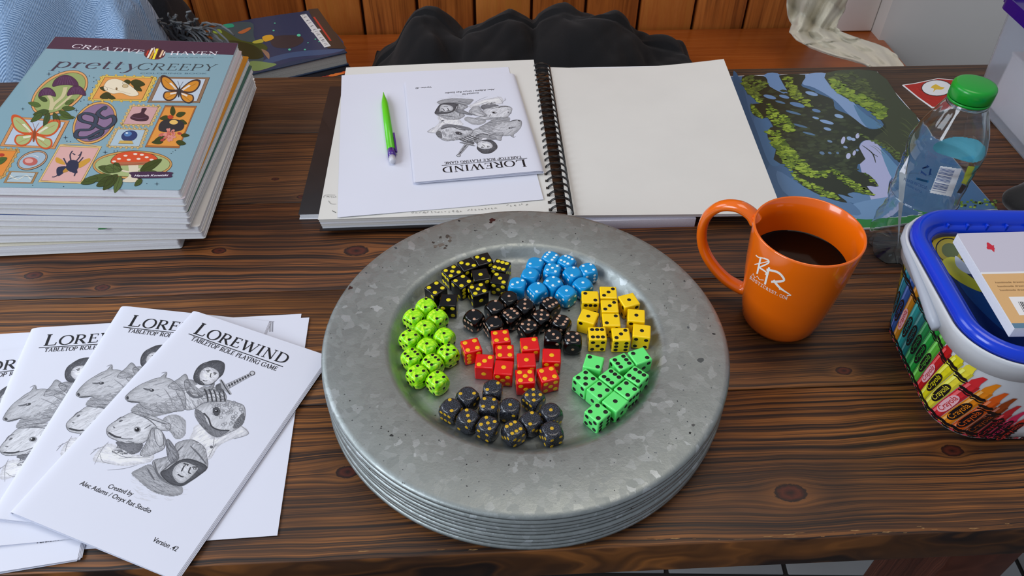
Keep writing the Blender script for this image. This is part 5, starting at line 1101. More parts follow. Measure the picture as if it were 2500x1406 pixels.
def shell(rings, th):
    vs = []; fs = []; n = len(rings[0]); K = len(rings)
    for r_ in rings: vs += r_
    c0_ = len(vs); vs.append((0, 0, .010)); N1 = len(vs)
    for k in range(K-1):
        for i in range(n): j = (i+1) % n; fs.append((k*n+i, k*n+j, (k+1)*n+j, (k+1)*n+i))
    for i in range(n): fs.append((c0_, (i+1) % n, i))
    inner = []
    for r_ in rings: inner += [(x*(1-th/max(.001, math.hypot(x, y))), y*(1-th/max(.001, math.hypot(x, y))), z+(th if r_ is rings[0] else 0)) for x, y, z in r_]
    vs += inner; c1 = len(vs); vs.append((0, 0, .010+th))
    for k in range(K-1):
        for i in range(n): j = (i+1) % n; fs.append((N1+k*n+i, N1+(k+1)*n+i, N1+(k+1)*n+j, N1+k*n+j))
    for i in range(n): fs.append((c1, N1+i, N1+(i+1) % n))
    for i in range(n): j = (i+1) % n; fs.append(((K-1)*n+i, (K-1)*n+j, N1+(K-1)*n+j, N1+(K-1)*n+i))
    return vs, fs
v_, f_ = shell([bring(z, r) for z, r in zr], .0004); bb = mesh_obj('body', v_, f_, pet, bot, True)
gcap = mat('green_cap_plastic', '#08962a', .32, coat=.2)
cap = [(0, .0128), (.0145, .0128), (.0168, .0122), (.0178, .0108), (.0182, .0092), (.0182, .0006), (.0176, 0), (.0162, 0), (.0160, .0108), (0, .0110)]
cp_ = lathe('cap', cap, gcap, bot, 96); cp_.location = (0, 0, .1765)
lathe('cap_ring', [(.0164, 0), (.0178, 0), (.0180, .0022), (.0164, .0024), (.0164, 0)], gcap, bot, 64).location = (0, 0, .1735)
lathe('neck_ring', [(.0156, 0), (.0176, .0004), (.0176, .0012), (.0156, .0018), (.0156, 0)], pet, bot, 64).location = (0, 0, .170)
mb = Matrix.Translation(BC); ob = Art(surf(bvh_of(bb, mb), mb.inverted()))
ob.shade([(2296, 405), (2348, 412), (2322, 480), (2270, 470)], '#dce0e8', 1.5, 0, 1, 1, .1, 1., 0.)
for k in range(22):
    t = .06+k*.04; 
    if k % 7 == 6: continue
    x0, y0 = 2296+(2270-2296)*t, 405+(470-405)*t; x1, y1 = x0+36, y0+7; ob.stroke([(x0+2+(x1-x0-2)*q_/6, y0+(y1-y0)*q_/6) for q_ in range(7)], 1.5 if k % 3 else .8, '#34508a', 3)
ob.poly([(2208, 362), (2220, 378), (2210, 425), (2196, 420)], '#e4e8f0', 1); ob.text('05787', (2200, 415), (2213, 372), 6, '#34508a', 2, up=(-1, -.3))
nav = '#1c3c6c'
for k in range(3):
    a = 2*pi*k/3-.5; cx, cy = 2262, 417; ob.stroke([(cx+12*math.cos(a), cy+11*math.sin(a)), (cx+12*math.cos(a+1.3), cy+11*math.sin(a+1.3))], 4, nav, 1); ob.poly([(cx+12*math.cos(a+1.3)+5*math.cos(t), cy+11*math.sin(a+1.3)+5*math.sin(t)) for t in (a+2.8, a+.6, a+4.9)], nav, 1)
ob.poly([(2238, 433), (2268, 441), (2266, 446), (2236, 438)], '#24608c', 1)
ob.text('PLEASE RECYCLE', (2206, 440), (2262, 462), 7, nav, 1, up=(.2, -1)); ob.text('CRUSHED BOTTLE', (2212, 452), (2250, 472), 5, nav, 1, up=(.2, -1))
ob.build('wall_print', M_print, bot)
def far(px, py, r=.0312):
    d = ray(px, py); o = CP-np.array([BC.x, BC.y, 0]); A_ = d[0]**2+d[1]**2; B_ = o[0]*d[0]+o[1]*d[1]; C_ = o[0]**2+o[1]**2-r*r; q = max(0, B_*B_-A_*C_); t = (-B_+math.sqrt(q))/A_; p = o+t*d
    return (math.atan2(p[1], p[0]), p[2]-BC.z)
fb = Art(lambda a, z, o: ((float(np.interp(z, [q[0] for q in zr], [q[1] for q in zr]))-.0007-o)*math.cos(a), (float(np.interp(z, [q[0] for q in zr], [q[1] for q in zr]))-.0007-o)*math.sin(a), z), far)
print('far', far(2282, 345), far(2412, 360))
fb.shade(sm([(2285, 348), (2330, 335), (2385, 342), (2405, 362), (2400, 385), (2378, 398), (2330, 385), (2282, 368)], 3), '#58b0c4', 1.4, 0, 1, 1, .1, 1., 0.)
fb.poly([(2385, 405), (2402, 408), (2378, 462), (2360, 455)], '#0c8c8c', 1); fb.poly([(2366, 405), (2384, 408), (2362, 452), (2350, 448)], '#c4c83c', 1); fb.poly([(2352, 450), (2362, 454), (2350, 474), (2338, 470)], '#101418', 1)
fb.build('label_print', M_print, bot)

# ================================================================== CRAYON TUB
tubc = (.4255, .437)
def rrect(cx, cy, hx, hy, r, n=24):
    o = []
    # start: middle of far side going to -x, counter-clockwise seen from above
    segs = [((cx-hx+r, cy+hy-r), math.pi/2), ((cx-hx+r, cy-hy+r), math.pi), ((cx+hx-r, cy-hy+r), 1.5*math.pi), ((cx+hx-r, cy+hy-r), 0)]
    for (c, a0) in segs:
        for k in range(n+1): a = a0+(math.pi/2)*k/n; o.append((c[0]+r*math.cos(a), c[1]+r*math.sin(a)))
    pts = [(cx, cy+hy)]+o
    # resample evenly
    d = [0]
    for i in range(len(pts)): a, b = pts[i], pts[(i+1) % len(pts)]; d.append(d[-1]+math.hypot(a[0]-b[0], a[1]-b[1]))
    xs = [p[0] for p in pts]+[pts[0][0]]; ys = [p[1] for p in pts]+[pts[0][1]]
    return d, xs, ys
TR = rrect(0, 0, .097, .083, .042); TB = rrect(0, 0, .0790, .0715, .034); TH_ = .104
def wallpt(s, t, off=0., cxy=True):
    def at(Q): L_ = Q[0][-1]*(s % 1); return np.interp(L_, Q[0], Q[1]), np.interp(L_, Q[0], Q[2])
    a, b = at(TB), at(TR); x, y = a[0]+(b[0]-a[0])*t, a[1]+(b[1]-a[1])*t
    if off: k = math.hypot(x, y); x += x/k*off; y += y/k*off
    return (x, y, .0012+TH_*t)
tubo = empty('crayon_tub', 'clear plastic crayon tub with a blue rim and crayons printed around it', 'tub', (tubc[0], tubc[1], .0005))
milky = mat('milky_clear_plastic', '#f6f8fb', .25, trans=.38, ior=1.3)
N = 120; vs = []; fs = []
for th in (0., -.0009):
    for j in range(9):
        for i in range(N): vs.append(wallpt(i/N, j/8, th))
for j in range(8):
    for i in range(N): i2 = (i+1) % N; fs.append((j*N+i, j*N+i2, (j+1)*N+i2, (j+1)*N+i)); b = 9*N; fs.append((b+j*N+i, b+(j+1)*N+i, b+(j+1)*N+i2, b+j*N+i2))
for i in range(N): i2 = (i+1) % N; fs.append((8*N+i, 8*N+i2, 17*N+i2, 17*N+i))
fs.append(tuple(range(N))[::-1]); fs.append(tuple(9*N+i for i in range(N)))
mesh_obj('wall', vs, fs, milky, tubo, True)
# printed label
TA = Art(lambda s, t, o: wallpt(s/5, t, .0004+o*3), lambda s, t: (s*5, t))
def tq(s0, t0, s1, t1, w, col, lay, col2=None):
    """slanted bar of width w (fraction of girth) from (s0,t0) to (s1,t1), split finely so it follows the wall"""
    n = 8
    for k in range(n):
        a, b = k/n, (k+1)/n; sa, ta, sb, tb = s0+(s1-s0)*a, t0+(t1-t0)*a, s0+(s1-s0)*b, t0+(t1-t0)*b
        TA.poly([(sa, ta), (sa+w, ta), (sb+w, tb), (sb, tb)], col, lay)
cray = [('#8c8424', .80), ('#b8a82c', .80), ('#1c94b0', .80), ('#2c5ca8', .80), ('#c8861c', .78), ('#1c9c9c', .8), ('#147474', .8), ('#188848', .8), ('#1c9c3c', .78), ('#5cb83c', .8), ('#c81c20', .74), ('#e8dc1c', .76), ('#f0e03c', .72), ('#d82c34', .62), ('#f08c1c', .60), ('#e8601c', .52), ('#9c4418', .46), ('#c82830', .36), ('#d82858', .28), ('#e03c2c', .22)]
s0 = .115; pw_ = .0170; lean = .032
for k, (cc, hgt) in enumerate(cray):
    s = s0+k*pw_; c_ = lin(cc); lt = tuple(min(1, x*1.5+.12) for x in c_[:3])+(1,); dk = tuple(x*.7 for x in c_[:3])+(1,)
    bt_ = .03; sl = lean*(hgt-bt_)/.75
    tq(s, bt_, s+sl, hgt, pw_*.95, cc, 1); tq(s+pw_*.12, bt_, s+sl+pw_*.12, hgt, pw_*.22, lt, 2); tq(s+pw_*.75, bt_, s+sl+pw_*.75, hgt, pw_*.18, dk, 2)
    TA.poly([(s+sl+pw_*.1, hgt), (s+sl+pw_*.85, hgt), (s+sl+pw_*.85, hgt+.05), (s+sl+pw_*.75+.005, hgt+.13), (s+sl+pw_*.35+.006, hgt+.13), (s+sl+pw_*.2, hgt+.05)], cc, 3)
    for tb in (hgt-.09, .06):
        for w_, q_ in ((.030, 0), (.012, -.035)):
            sx = s+sl*(tb-bt_)/(hgt-bt_); TA.stroke([(sx, tb+q_), (sx+pw_*.25, tb+q_+.012), (sx+pw_*.6, tb+q_-.004), (sx+pw_*.97, tb+q_+.006)], w_*1.1, '#101014', 4, smooth=3)
    # oval
    tc = hgt*.42+.02; sx = s+sl*(tc-bt_)/(hgt-bt_)+pw_*.48; q_ = [(sx+x*pw_*.40+lean*y/.75, tc+y) for x, y in [(math.cos(a), .15*math.copysign(abs(math.sin(a))**.6, math.sin(a))) for a in [2*pi*i/18 for i in range(18)]]]
    TA.poly(q_, '#14141a' if k not in (4, 10, 13) else '#f0b8c0', 5)
    A_ = Vector((sx-lean*.17, tc-.125)); B_ = Vector((sx+lean*.17, tc+.125)); TA.text('Crayola', ((A_.x+pw_*.18)*5, A_.y), ((B_.x+pw_*.18)*5, B_.y), pw_*2.5, lin(cc) if k not in (4, 10, 13) else lin('#c81c20'), 7, up=(-1, .0))
for k in range(40):
    s = s0+k*.0092; TA.stroke([(s, .02), (s+.003, .035), (s+.006, .02)], .016, '#141418' if k % 2 else '#c83c4c', 6)
TA.poly([(.505, .04), (.60, .04), (.60, .60), (.535, .60)], '#dcd8a0', 1); TA.poly([(.528, .52), (.60, .52), (.60, .64), (.538, .64)], '#1c3c7c', 2)
for k in range(9): TA.text('nontoxic crayons for drawing'[: 20+k % 5], ((.528-k*.002)*5, .49-k*.045), (.592*5, .49-k*.045), .016, '#5c5c50', 3)
for k in range(26): s = .47+k*.006; TA.stroke([(s, .02), (s+.004, .03)], .02, '#c84c5c' if k % 2 else '#f0e8ec', 2)
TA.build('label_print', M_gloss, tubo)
# outer lip with handle, blue lid frame, recessed lid floor
def ringloft(name, prof_, m, parent, n=N):
    """prof_: list of (outward offset from the rim outline, z)"""
    vs = []; fs = []; K = len(prof_)
    for i in range(n):
        L_ = TR[0][-1]*i/n; x, y = np.interp(L_, TR[0], TR[1]), np.interp(L_, TR[0], TR[2]); L2 = TR[0][-1]*((i+.5) % n)/n
        x2, y2 = np.interp(TR[0][-1]*((i+.3) % n)/n, TR[0], TR[1]), np.interp(TR[0][-1]*((i+.3) % n)/n, TR[0], TR[2]); x1, y1 = np.interp(TR[0][-1]*((i-.3) % n)/n, TR[0], TR[1]), np.interp(TR[0][-1]*((i-.3) % n)/n, TR[0], TR[2])
        dx, dy = x2-x1, y2-y1; l = math.hypot(dx, dy) or 1; nx, ny = dy/l, -dx/l
        if nx*x+ny*y < 0: nx, ny = -nx, -ny
        for o_, z in prof_: vs.append((x+nx*o_, y+ny*o_, z))
    for i in range(n):
        j = (i+1) % n
        for q in range(K): q2 = (q+1) % K; fs.append((i*K+q, j*K+q, j*K+q2, i*K+q2))
    bm = bmesh.new(); bv = [bm.verts.new(v) for v in vs]
    for f in fs: bm.faces.new([bv[x] for x in f])
    return bm_obj(name, bm, m, parent, True)
ringloft('lip', [(.0002, .088), (.0014, .088), (.0034, .1035), (.0042, .1075), (.0030, .1082), (.0002, .105)], milky, tubo)
blue = mat('blue_lid_plastic', '#0638c8', .22, coat=.3)
lid = ringloft('lid', [(.0010, .1070), (.0016, .1105), (-.0004, .1142), (-.0035, .1158), (-.0072, .1152), (-.0105, .1128), (-.0128, .1090), (-.0145, .0990), (-.0175, .0985), (-.0160, .1075), (-.0100, .1070)], blue, tubo)
fl_ = [(np.interp(TR[0][-1]*i/60, TR[0], TR[1]), np.interp(TR[0][-1]*i/60, TR[0], TR[2])) for i in range(60)]
prism('lid_floor', [(x*.86, y*.84) for x, y in fl_], .0960, .0984, mat('navy_lid_floor', '#142c66', .3, coat=.2), tubo)
for k in range(9):
    x = -.06+k*.0165; box('rib', x, .0665, .0990, x+.0022, .0695, .1100, blue, tubo, .0005)
LF = Art(lambda u, v, o: (u, v, .0984+o)); 
def tl_(px, py, z=.0989): q = P(px, py, z); return (q.x-tubc[0], q.y-tubc[1])
for rr_, cc, ly in ((1., '#1c1a14', 1), (.93, '#b8a428', 2), (.72, '#1c1a14', 3), (.66, '#a89c34', 4), (.42, '#5c6a40', 5)): LF.raw([tl_(*p) for p in ell(2320, 612, 52*rr_, 42*rr_, 24, .4)], lin(cc), ly)
LF.raw([tl_(*p) for p in sm([(2300, 640), (2330, 628), (2350, 660), (2400, 700), (2390, 712), (2330, 680)], 4)], lin('#c8c838'), 6); LF.raw([tl_(*p) for p in sm([(2332, 625), (2352, 640), (2378, 665), (2360, 668), (2335, 650)], 4)], lin('#c8d4e4'), 7)
LF.raw([tl_(*p) for p in sm([(2330, 660), (2420, 740), (2460, 800), (2440, 800), (2360, 720)], 4)], lin('#1c4c8c'), 2)
LF.build('lid_print', M_gloss, tubo)
hp2 = [Vector((-.1062, .068-.0*k, .1)) for k in range(1)]
hpts = [Vector((np.interp(TR[0][-1]*s, TR[0], TR[1])*1.03, np.interp(TR[0][-1]*s, TR[0], TR[2])*1.03, z)) for s, z in [(.115, .1035), (.14, .1035), (.165, .1030), (.19, .102), (.215, .100), (.24, .0975), (.262, .095), (.285, .092), (.30, .090)]]
tube('handle', hpts, [.0030, .0034, .0036, .0038, .0040, .0044, .0050, .0054, .0044], mat('milky_white_plastic', '#c4cad6', .35, trans=.3), tubo, 10)
for k, (x, y) in enumerate([(.02, -.055), (.045, -.05), (-.02, -.05)]): pass
# box of cards on the lid
cq = [P(2336, 571, .1250), P(2546, 565, .1250), P(2665, 800, .1250), P(2476, 802, .1250)]
cb = empty('notecard_box', 'small white and tan boxed notepad lying tilted on the tub lid', 'box', (0, 0, 0))
def pris8(name, top, th, m, parent):
    vs = [tuple(p) for p in top]+[(p.x, p.y, p.z-th) for p in top]; o = mesh_obj(name, vs, [(0, 1, 2, 3)[::-1], (4, 5, 6, 7), (0, 1, 5, 4), (1, 2, 6, 5), (2, 3, 7, 6), (3, 0, 4, 7)], m, parent)
    bm = bmesh.new(); bm.from_mesh(o.data); bmesh.ops.recalc_face_normals(bm, faces=bm.faces); bmesh.ops.bevel(bm, geom=bm.edges[:], offset=.0004, segments=1, affect='EDGES'); bm.to_mesh(o.data); bm.free(); return o
pris8('page_block', cq, .0090, M_pages, cb)
CBt = [p+Vector((0, 0, .0004)) for p in cq]; pris8('cover', CBt, .0004, mat('white_card'), cb)
def cbp(s, t, off): p = CBt[0]*(1-s)*(1-t)+CBt[1]*s*(1-t)+CBt[2]*s*t+CBt[3]*(1-s)*t; return (p.x, p.y, p.z+off)
K_ = Art(cbp); K_.poly([(0, 0), (1, 0), (1, .44), (0, .44)], '#c8c4d2', 1); K_.poly([(.0, .46), (1, .46), (1, 1), (0, 1)], '#dcb078', 1)
K_.poly([(.0, .955), (1, .955), (1, 1), (0, 1)], '#5c8098', 2)
r0 = random.Random(3); K_.poly(sm([(.30+.05*math.cos(a)*r0.uniform(.4, 1.3), .17+.05*math.sin(a)*r0.uniform(.4, 1.3)) for a in [i*.52 for i in range(12)]], 2), '#c8283c', 3)
for k in range(3): K_.text('handmade drawing cards set', (.10, .56+k*.04), (.66, .56+k*.04), .018, '#6c4c2c', 3, up=(0, -1))
K_.poly([(.16, .70), (.62, .70), (.62, .88), (.16, .88)], '#eceaea', 3)
for k in range(18): x = .24+k*.02; K_.poly([(x, .75), (x+(.012 if k % 3 else .006), .75), (x+(.012 if k % 3 else .006), .86), (x, .86)], '#14141a', 4)
K_.build('cover_print', M_print, cb)

# ================================================================== PURPLE-LID BIN
frost = mat('frosted_plastic', '#eef2fa', .22, trans=.88, ior=1.12)
bn = empty('storage_bin', 'tall frosted storage bin with a purple lid, at the right edge of the table', 'bin', (0, 0, 0))
b0_ = P(2372, 240, .001); b1_ = P(2484, 371, .001); bd = unit2(b1_-b0_); b1_ = b0_+bd*.19; bn_ = Vector((-bd.y, bd.x, 0)); bn_ = bn_ if bn_.x > 0 else -bn_
Bq = [b0_, b1_, b1_+bn_*.12, b0_+bn_*.12]
def loftbox(name, lo, z0, flare, z1, m, parent, th=.0012):
    c = sum(lo, Vector())/4; hi = [p+(p-c)*flare for p in lo]; rows = []
    def loop(qd, z, ins):
        o = []; cc = sum(qd, Vector())/4; r = .012
        for i in range(4):
            p, a, b = qd[i], qd[i-1], qd[(i+1) % 4]; da = (a-p).normalized(); db = (b-p).normalized()
            for k in range(5):
                t = k/4; q = p+da*r*(1-t)**2+db*r*t**2; q = q+(cc-q).normalized()*ins; o.append((q.x, q.y, z))
        return o
    L_ = [loop(lo, z0, 0), loop(hi, z1, 0), loop(hi, z1, th), loop([p for p in lo], z0+th, th)]
    n = len(L_[0]); vs = sum(L_, []); fs = []
    for j in range(3):
        for i in range(n): i2 = (i+1) % n; fs.append((j*n+i, j*n+i2, (j+1)*n+i2, (j+1)*n+i))
    fs.append(tuple(range(n))[::-1]); fs.append(tuple(3*n+i for i in range(n))); o = mesh_obj(name, vs, fs, m, parent); smooth_angle(o, 40); return o, hi
_, hi = loftbox('body', Bq, .001, .09, .124, frost, bn)
purp = mat('purple_lid_plastic', '#2c0c78', .25, coat=.3)
lo_, _h = loftbox('lid', [p+(p-sum(hi, Vector())/4)*.07 for p in hi], .1190, .0, .134, purp, bn, .003)
quadprism('lid_top', [p+(p-sum(hi, Vector())/4)*.05 for p in hi], .1245, .1300, purp, bn, .001)
# things packed inside the bin, seen through its frosted wall
rp = mat('red_packed_items', '#d83038', .5); bc_ = sum(Bq, Vector())/4
pk_ = empty('card_box', 'pale cream box standing inside the frosted purple-lid bin', 'box', (0, 0, 0)); quadprism('carton', [p+(bc_-p)*.2 for p in Bq], .003, .072, mat('cream_carton', '#d8cfc8', .6), pk_, .001)
quadprism('carton_lid', [p+(bc_-p)*.185 for p in Bq], .0722, .076, mat('cream_carton'), pk_, .001)
for k in range(6):
    c = bc_+bd*(-.062+k*.024)-bn_*.034; o = tube('marker', [c+Vector((0, 0, .082)), c+bn_*.002+Vector((0, 0, .112))], .0085, rp if k % 2 else mat('pink_packed_items', '#e88c8c', .5), None, 12)
    tag(o, '%s marker inside the frosted bin, %s' % ('red' if k % 2 else 'pink', ['at the far left corner', 'second from the far left', 'third from the far left', 'fourth from the far left', 'fifth from the far left', 'nearest the right photo edge'][k]), 'pen', 'markers inside the frosted bin')
    o.location.z = -.0056
# dark pouch at the right edge
dk = P(2505, 492, .02); bm = bmesh.new(); bmesh.ops.create_uvsphere(bm, u_segments=32, v_segments=20, radius=1)
for v in bm.verts:
    c = v.co; k = 1+.05*math.sin(c.x*5+c.z*3)+.04*math.sin(c.y*7); v.co = Vector((c.x*.042*k, c.y*.030*k, max(-.9, c.z)*.022*k))
po = bm_obj('pouch', bm, mat('dark_cloth', '#161718', .8, sheen=.3, bump=.4, bs=700), None, True); po.location = (dk.x+.022, dk.y, .0212); tag(po, 'dark rounded soft pouch at the right edge, between bottle and frosted bin', 'pouch')

# ================================================================== BENCH BOOKS
def hardback(q, z0, z1, cc, lab, group='hardback books stacked on the bench'):
    e = empty('hardback_book', lab, 'book', (0, 0, 0), 0, group); m = mat('hard_'+cc.lstrip('#'), cc, .35, coat=.2)
    quadprism('front_cover', q, z1-.0025, z1, m, e, .0004); quadprism('back_cover', q, z0, z0+.0025, m, e, .0004)
    c = sum(q, Vector())/4; pg = [p+(c-p)*.025 for p in q]; n = 3
    for k in range(n): quadprism('page_block', pg, z0+.0026+(z1-z0-.0052)*k/n, z0+.0026+(z1-z0-.0052)*(k+1)/n-.0002, mat('grey_pages', '#a4a29c', .7, var=.12, vs=900), e)
    d = (q[1]-q[0]); quadprism('spine', [q[0], q[0]+d*.012, q[3]+(q[2]-q[3])*.012, q[3]], z0+.0026, z1-.0026, m, e); return e
zb = -.157
HQ = [P(520, 68, zb), P(758, 24, zb), P(847, 127, zb), P(590, 186, zb)]
he = hardback(HQ, zb-.026, zb, '#2a3a52', 'topmost hardback on the bench, blue fantasy cover with white title lettering')
H2 = [p+Vector((.012, -.020, 0)) for p in HQ]; h2_ = hardback(H2, zb-.050, zb-.0265, '#14121a', 'dark hardback in the middle of the bench stack, orange streak on its edge')
H3 = [p+Vector((.02, -.034, 0)) for p in HQ]; hardback(H3, SZ+.0005, zb-.0505, '#1a1626', 'lowest dark hardback of the bench stack, mostly hidden by the table')
OA = Art(lambda u, v, o: (u, v, zb-.0265+o*2)); _a, _b = H2[3], H2[2]; r0 = random.Random(8)
for k in range(16):
    t = .35+.04*k; p = _a+(_b-_a)*t; OA.blob([(p.x, p.y+.002), (p.x+.012, p.y+.003), (p.x+.02, p.y+.007+r0.uniform(0, .004)), (p.x+.004, p.y+.009)], r0.choice(['#c8501c', '#a8341c', '#8c2c20', '#e0742c']), 1)
OA.build('cover_print', M_gloss, h2_)
czb = lambda x, y: tuple(P(350+x/3.3333, y/3.3333, zb)[:2])
HA = Art(lambda u, v, o: (u, v, zb+o*2), czb)
for pts, cc, ly in [([(550, 230), (1290, 95), (1400, 120), (1640, 400), (1200, 500), (880, 590), (700, 400)], '#2c3a58', 1), ([(560, 235), (870, 180), (900, 300), (980, 480), (860, 560), (640, 420)], '#3c5258', 2), ([(1050, 300), (1260, 290), (1300, 340), (1200, 390), (1060, 380)], '#3a3236', 3), ([(560, 250), (640, 240), (800, 330), (960, 350), (1010, 400), (900, 430), (740, 350), (580, 300)], '#42511e', 4), ([(700, 330), (900, 370), (980, 460), (860, 480), (760, 400)], '#2c3416', 5),
   ([(640, 205), (720, 195), (735, 220), (650, 230)], '#1c9c78', 6), ([(770, 265), (860, 225), (870, 240), (810, 275)], '#b8683c', 6), ([(570, 250), (620, 240), (640, 270), (580, 272)], '#8ca83c', 6), ([(970, 300), (1040, 285), (1060, 315), (990, 340)], '#e0a828', 6), ([(890, 340), (960, 320), (975, 345), (905, 355)], '#b8b040', 6), ([(870, 500), (1020, 510), (1080, 530), (900, 580)], '#7c9458', 3), ([(960, 400), (1020, 430), (1025, 480), (1000, 460)], '#9c7860', 6), ([(1250, 420), (1630, 400), (1500, 440), (1200, 470), (980, 530), (1000, 480)], '#3c5478', 2)]: HA.poly(sm(pts, 4), cc, ly)
for x, y, r_ in [(1265, 288, 16), (1060, 250, 9), (1190, 405, 12), (1315, 405, 9), (1070, 190, 7), (1400, 320, 7), (1430, 340, 6), (1340, 350, 6)]: HA.poly(ell(x, y, r_, r_*.7, 8), '#5cc8a0', 7)
HA.poly([(1340, 78), (1420, 70), (1655, 400), (1500, 395)][0:4], '#3c3028', 8)
HA.stroke([(1388, 140), (1526, 335)], .0035, '#b8382c', 10)
HA.stroke([(1300, 120), (1500, 383)], .0125, '#dcdcdc', 10); HA.stroke([(1370, 262), (1440, 240)], .008, '#dcdcdc', 10)
r0 = random.Random(6)
for k in range(24): t = r0.random(); x, y = 1300+200*t, 120+263*t; HA.stroke([(x-12, y+2), (x+r0.uniform(-6, 8), y-6), (x+12, y-4)], .0012, '#6a6c74', 11)
HA.build('cover_print', M_gloss, he)

# ================================================================== CLOTHS BEHIND THE TABLE
def cloth(name, prof_, y0, depth_f, depth_b, zbase, folds, m, label, cat, n=110, ny=60, seed=1, thick=.006, amp=.012):
    """soft heap: ridge line prof_ (photo silhouette carried to the plane y=y0) falling to the seat in front and behind"""
    R = [PY(x, y, y0+(x-1250)*0) for x, y in prof_]; xs = [p.x for p in R]; zs = [p.z for p in R]; vs = []; fs = []; r = random.Random(seed)
    ph = [(r.uniform(14, 40), r.uniform(-18, 18), r.uniform(0, 6.28), r.uniform(.4, 1)) for _ in range(7)]
    for j in range(ny+1):
        t = j/ny*2-1
        for i in range(n+1):
            s = i/n; x = xs[0]+(xs[-1]-xs[0])*s; zr_ = float(np.interp(x, xs, zs)); d = depth_b if t > 0 else depth_f
            fall = (1-abs(t)**2.2)**.75 if abs(t) < 1 else 0; end = min(1, s/.04, (1-s)/.04)**.5
            f = sum(a*abs(math.sin(x*k1+(t*d)*k2*2+p)) for k1, k2, p, a in ph)/7-.35
            z = zbase+(zr_-zbase)*fall*end+(f*amp*2*(1-abs(t)**4)*end if abs(t) > .06 else 0)
            vs.append((x+f*amp*.6, y0+t*d+amp*.8*math.sin(x*30+folds), max(zbase+.0003, z)))
    w = n+1
    for j in range(ny):
        for i in range(n): a = j*w+i; fs.append((a, a+1, a+w+1, a+w))
    N_ = len(vs); vs += [(a, b, zbase+.0002) for a, b, c in vs]; 
    for j in range(ny):
        for i in range(n): a = N_+j*w+i; fs.append((a, a+w, a+w+1, a+1))
    rim = list(range(w))+[j*w+n for j in range(1, ny+1)]+[ny*w+i for i in range(n-1, -1, -1)]+[j*w for j in range(ny-1, 0, -1)]
    for k in range(len(rim)): a, b = rim[k], rim[(k+1) % len(rim)]; fs.append((a, b, N_+b, N_+a))
    o = mesh_obj(name, vs, fs, m, None, True); return tag(o, label, cat)
jk = mat('black_fleece', '#07070b', .95, sheen=.06, bump=.5, bs=900, var=.3, vs=400)
cloth('jacket', [(895, 165), (930, 143), (962, 122), (985, 78), (1005, 55), (1032, 46), (1060, 50), (1090, 72), (1125, 92), (1142, 74), (1190, 58), (1240, 47), (1275, 62), (1302, 84), (1316, 62), (1350, 42), (1378, 30), (1410, 36), (1460, 40), (1500, 50), (1535, 80), (1568, 120), (1610, 124), (1660, 123), (1682, 132), (1700, 160)], 1.39, .20, .13, SZ, .5, jk, 'black fleece jacket bunched up on the bench behind the sketchbook', 'jacket', seed=5, amp=.022)
bw = mat('blue_herringbone_wool', rough=.9, sheen=.4); n = NT(bw); c = n.obj(); sx = n.new('ShaderNodeSeparateXYZ'); n.set(sx.inputs[0], n.mapping(c, rot=(0, 0, .5)))
zig = n.math('PINGPONG', n.math('MULTIPLY', sx.outputs[0], 1.), 0.008); v_ = n.math('ADD', n.math('MULTIPLY', sx.outputs[1], 1.), zig)
st = n.math('SINE', n.math('MULTIPLY', v_, 2400.)); nz = n.noise(c, 9, 3); nn2 = n.noise(c, 500, 3)
col = n.ramp(n.math('ADD', n.math('MULTIPLY', st, .22), n.math('ADD', n.math('MULTIPLY', nn2, .5), .25)), [(.25, lin('#56749a')), (.55, lin('#8cacd0')), (.8, lin('#b4cce8'))])
n.set(n.b.inputs['Base Color'], col); n.bump(n.math('ADD', n.math('MULTIPLY', st, .5), nn2), .4, .001)
cloth('blanket', [(-330, 40), (-200, -60), (-60, -130), (60, -120), (160, -70), (230, -40), (290, -8), (330, 20), (372, 75), (395, 130)], 1.17, .17, .10, SZ, 2., bw, 'light blue herringbone wool blanket heaped on the bench at the upper left', 'blanket', n=130, ny=80, seed=14, amp=.042)
gcu = mat('charcoal_wool', '#1c1e24', .95, sheen=.1, bump=.5, bs=600, var=.2, vs=200)
cloth('scarf', [(340, 60), (350, 10), (375, -30), (410, 5), (435, 60), (450, 115), (470, 150)], 1.42, .05, .12, SZ, 1., gcu, 'charcoal wool scarf between the blue blanket and the stacked bench books', 'scarf', n=50, ny=40, seed=3, amp=.012)
r0 = random.Random(17); sc_o = bpy.data.objects['scarf']
fm = mat('charcoal_fringe', '#6c6e70', .9)
for k in range(52):
    x0, y0 = r0.uniform(400, 500), r0.uniform(70, 106); a = r0.uniform(-2.7, .2); l = r0.uniform(45, 85); pts = []
    for i in range(9):
        t = i/8; pts.append(PY(x0+l*t*math.cos(a+t*r0.uniform(.2, .6)), y0+l*t*math.sin(a+t*.9)*.85+14*t*t, 1.24-.03*t+.0*k))
    tube('tassel', pts, [.0026*(1-.4*i/8) for i in range(9)], fm, sc_o, 6)
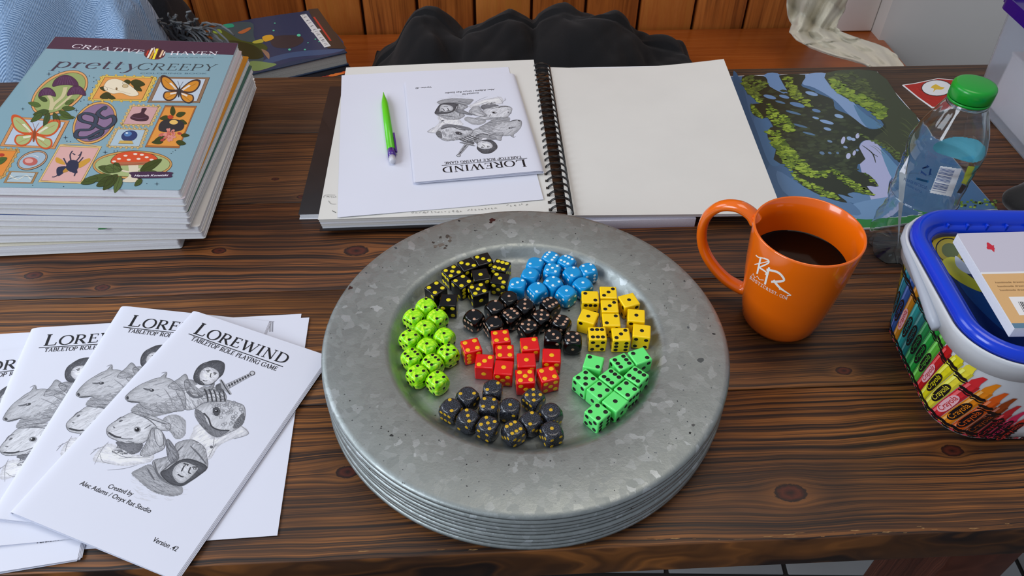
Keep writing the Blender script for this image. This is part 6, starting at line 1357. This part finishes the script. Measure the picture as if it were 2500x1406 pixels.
# beige cloth hanging at the wall corner
bg = mat('beige_cotton', '#c8c2b0', .85, sheen=.2, bump=.25, bs=500)
def beige():
    rows = [[(1890, -420), (1990, -420), (2130, -420)], [(1900, -260), (1990, -260), (2110, -260)], [(1912, -110), (1990, -110), (2085, -110)], [(1922, 0), (1990, 0), (2070, 0)], [(1925, 35), (1990, 35), (2058, 32)], [(1932, 60), (1992, 60), (2040, 66)], [(1926, 78), (1990, 82), (2052, 76)], [(1945, 98), (2010, 98), (2078, 86)], [(1972, 112), (2040, 110), (2108, 96)], [(2004, 124), (2070, 122), (2140, 106)], [(2040, 136), (2105, 134), (2168, 118)], [(2080, 146), (2135, 145), (2188, 136)], [(2110, 156), (2160, 155), (2205, 156)], [(2140, 172), (2170, 172), (2215, 176)]]
    ys = [1.53, 1.52, 1.50, 1.50, 1.50, 1.49, 1.47, 1.44, 1.40, 1.36, 1.32, 1.27, 1.22, 1.16]; r = random.Random(4); vs = []; fs = []; n = 40; K = 6
    R = []
    for q, yy in zip(rows, ys): R.append((q, yy))
    tot = (len(R)-1)*K
    for j in range(tot+1):
        a = min(int(j/K), len(R)-2); t = j/K-a; qa, ya = R[a]; qb_, yb = R[a+1]; t = t
        for i in range(n+1):
            s = i/n; f = lambda q: (q[0][0]*(1-s)+q[2][0]*s, (q[0][1]*(1-s)+q[2][1]*s))
            A_, B_ = f(qa), f(qb_); x = A_[0]*(1-t)+B_[0]*t; y = A_[1]*(1-t)+B_[1]*t; yy = ya*(1-t)+yb*t
            u, v = s*6, j/K
            fold = .020*abs(math.sin(u*1.1+v*.55+.4))+.014*abs(math.sin(u*.7-v*1.3+1))+.009*math.sin(u*2.6+v*.9)+.006*abs(math.sin(u*4+v*2.2))
            p = PY(x, y, yy-fold*(1.1 if j < tot*.6 else .7)); p.z = max(p.z, SZ+.0008); vs.append(tuple(p))
    w = n+1
    for j in range(tot):
        for i in range(n): a = j*w+i; fs.append((a, a+w, a+w+1, a+1))
    o = mesh_obj('cloth', vs, fs, bg, None, True); md = o.modifiers.new('thick', 'SOLIDIFY'); md.thickness = .0025; md.offset = -1
    tag(o, 'beige cotton cloth hanging in the wall corner and trailing along the bench', 'cloth')
    edge = [vs[j*w] for j in range(tot//2, tot-3)]; tube('hem', [Vector(e)+Vector((0, -.002, .002)) for e in edge], .0022, bg, o, 6)
beige()
# red-brown stain specks and crumbs on the table are left to the wood material
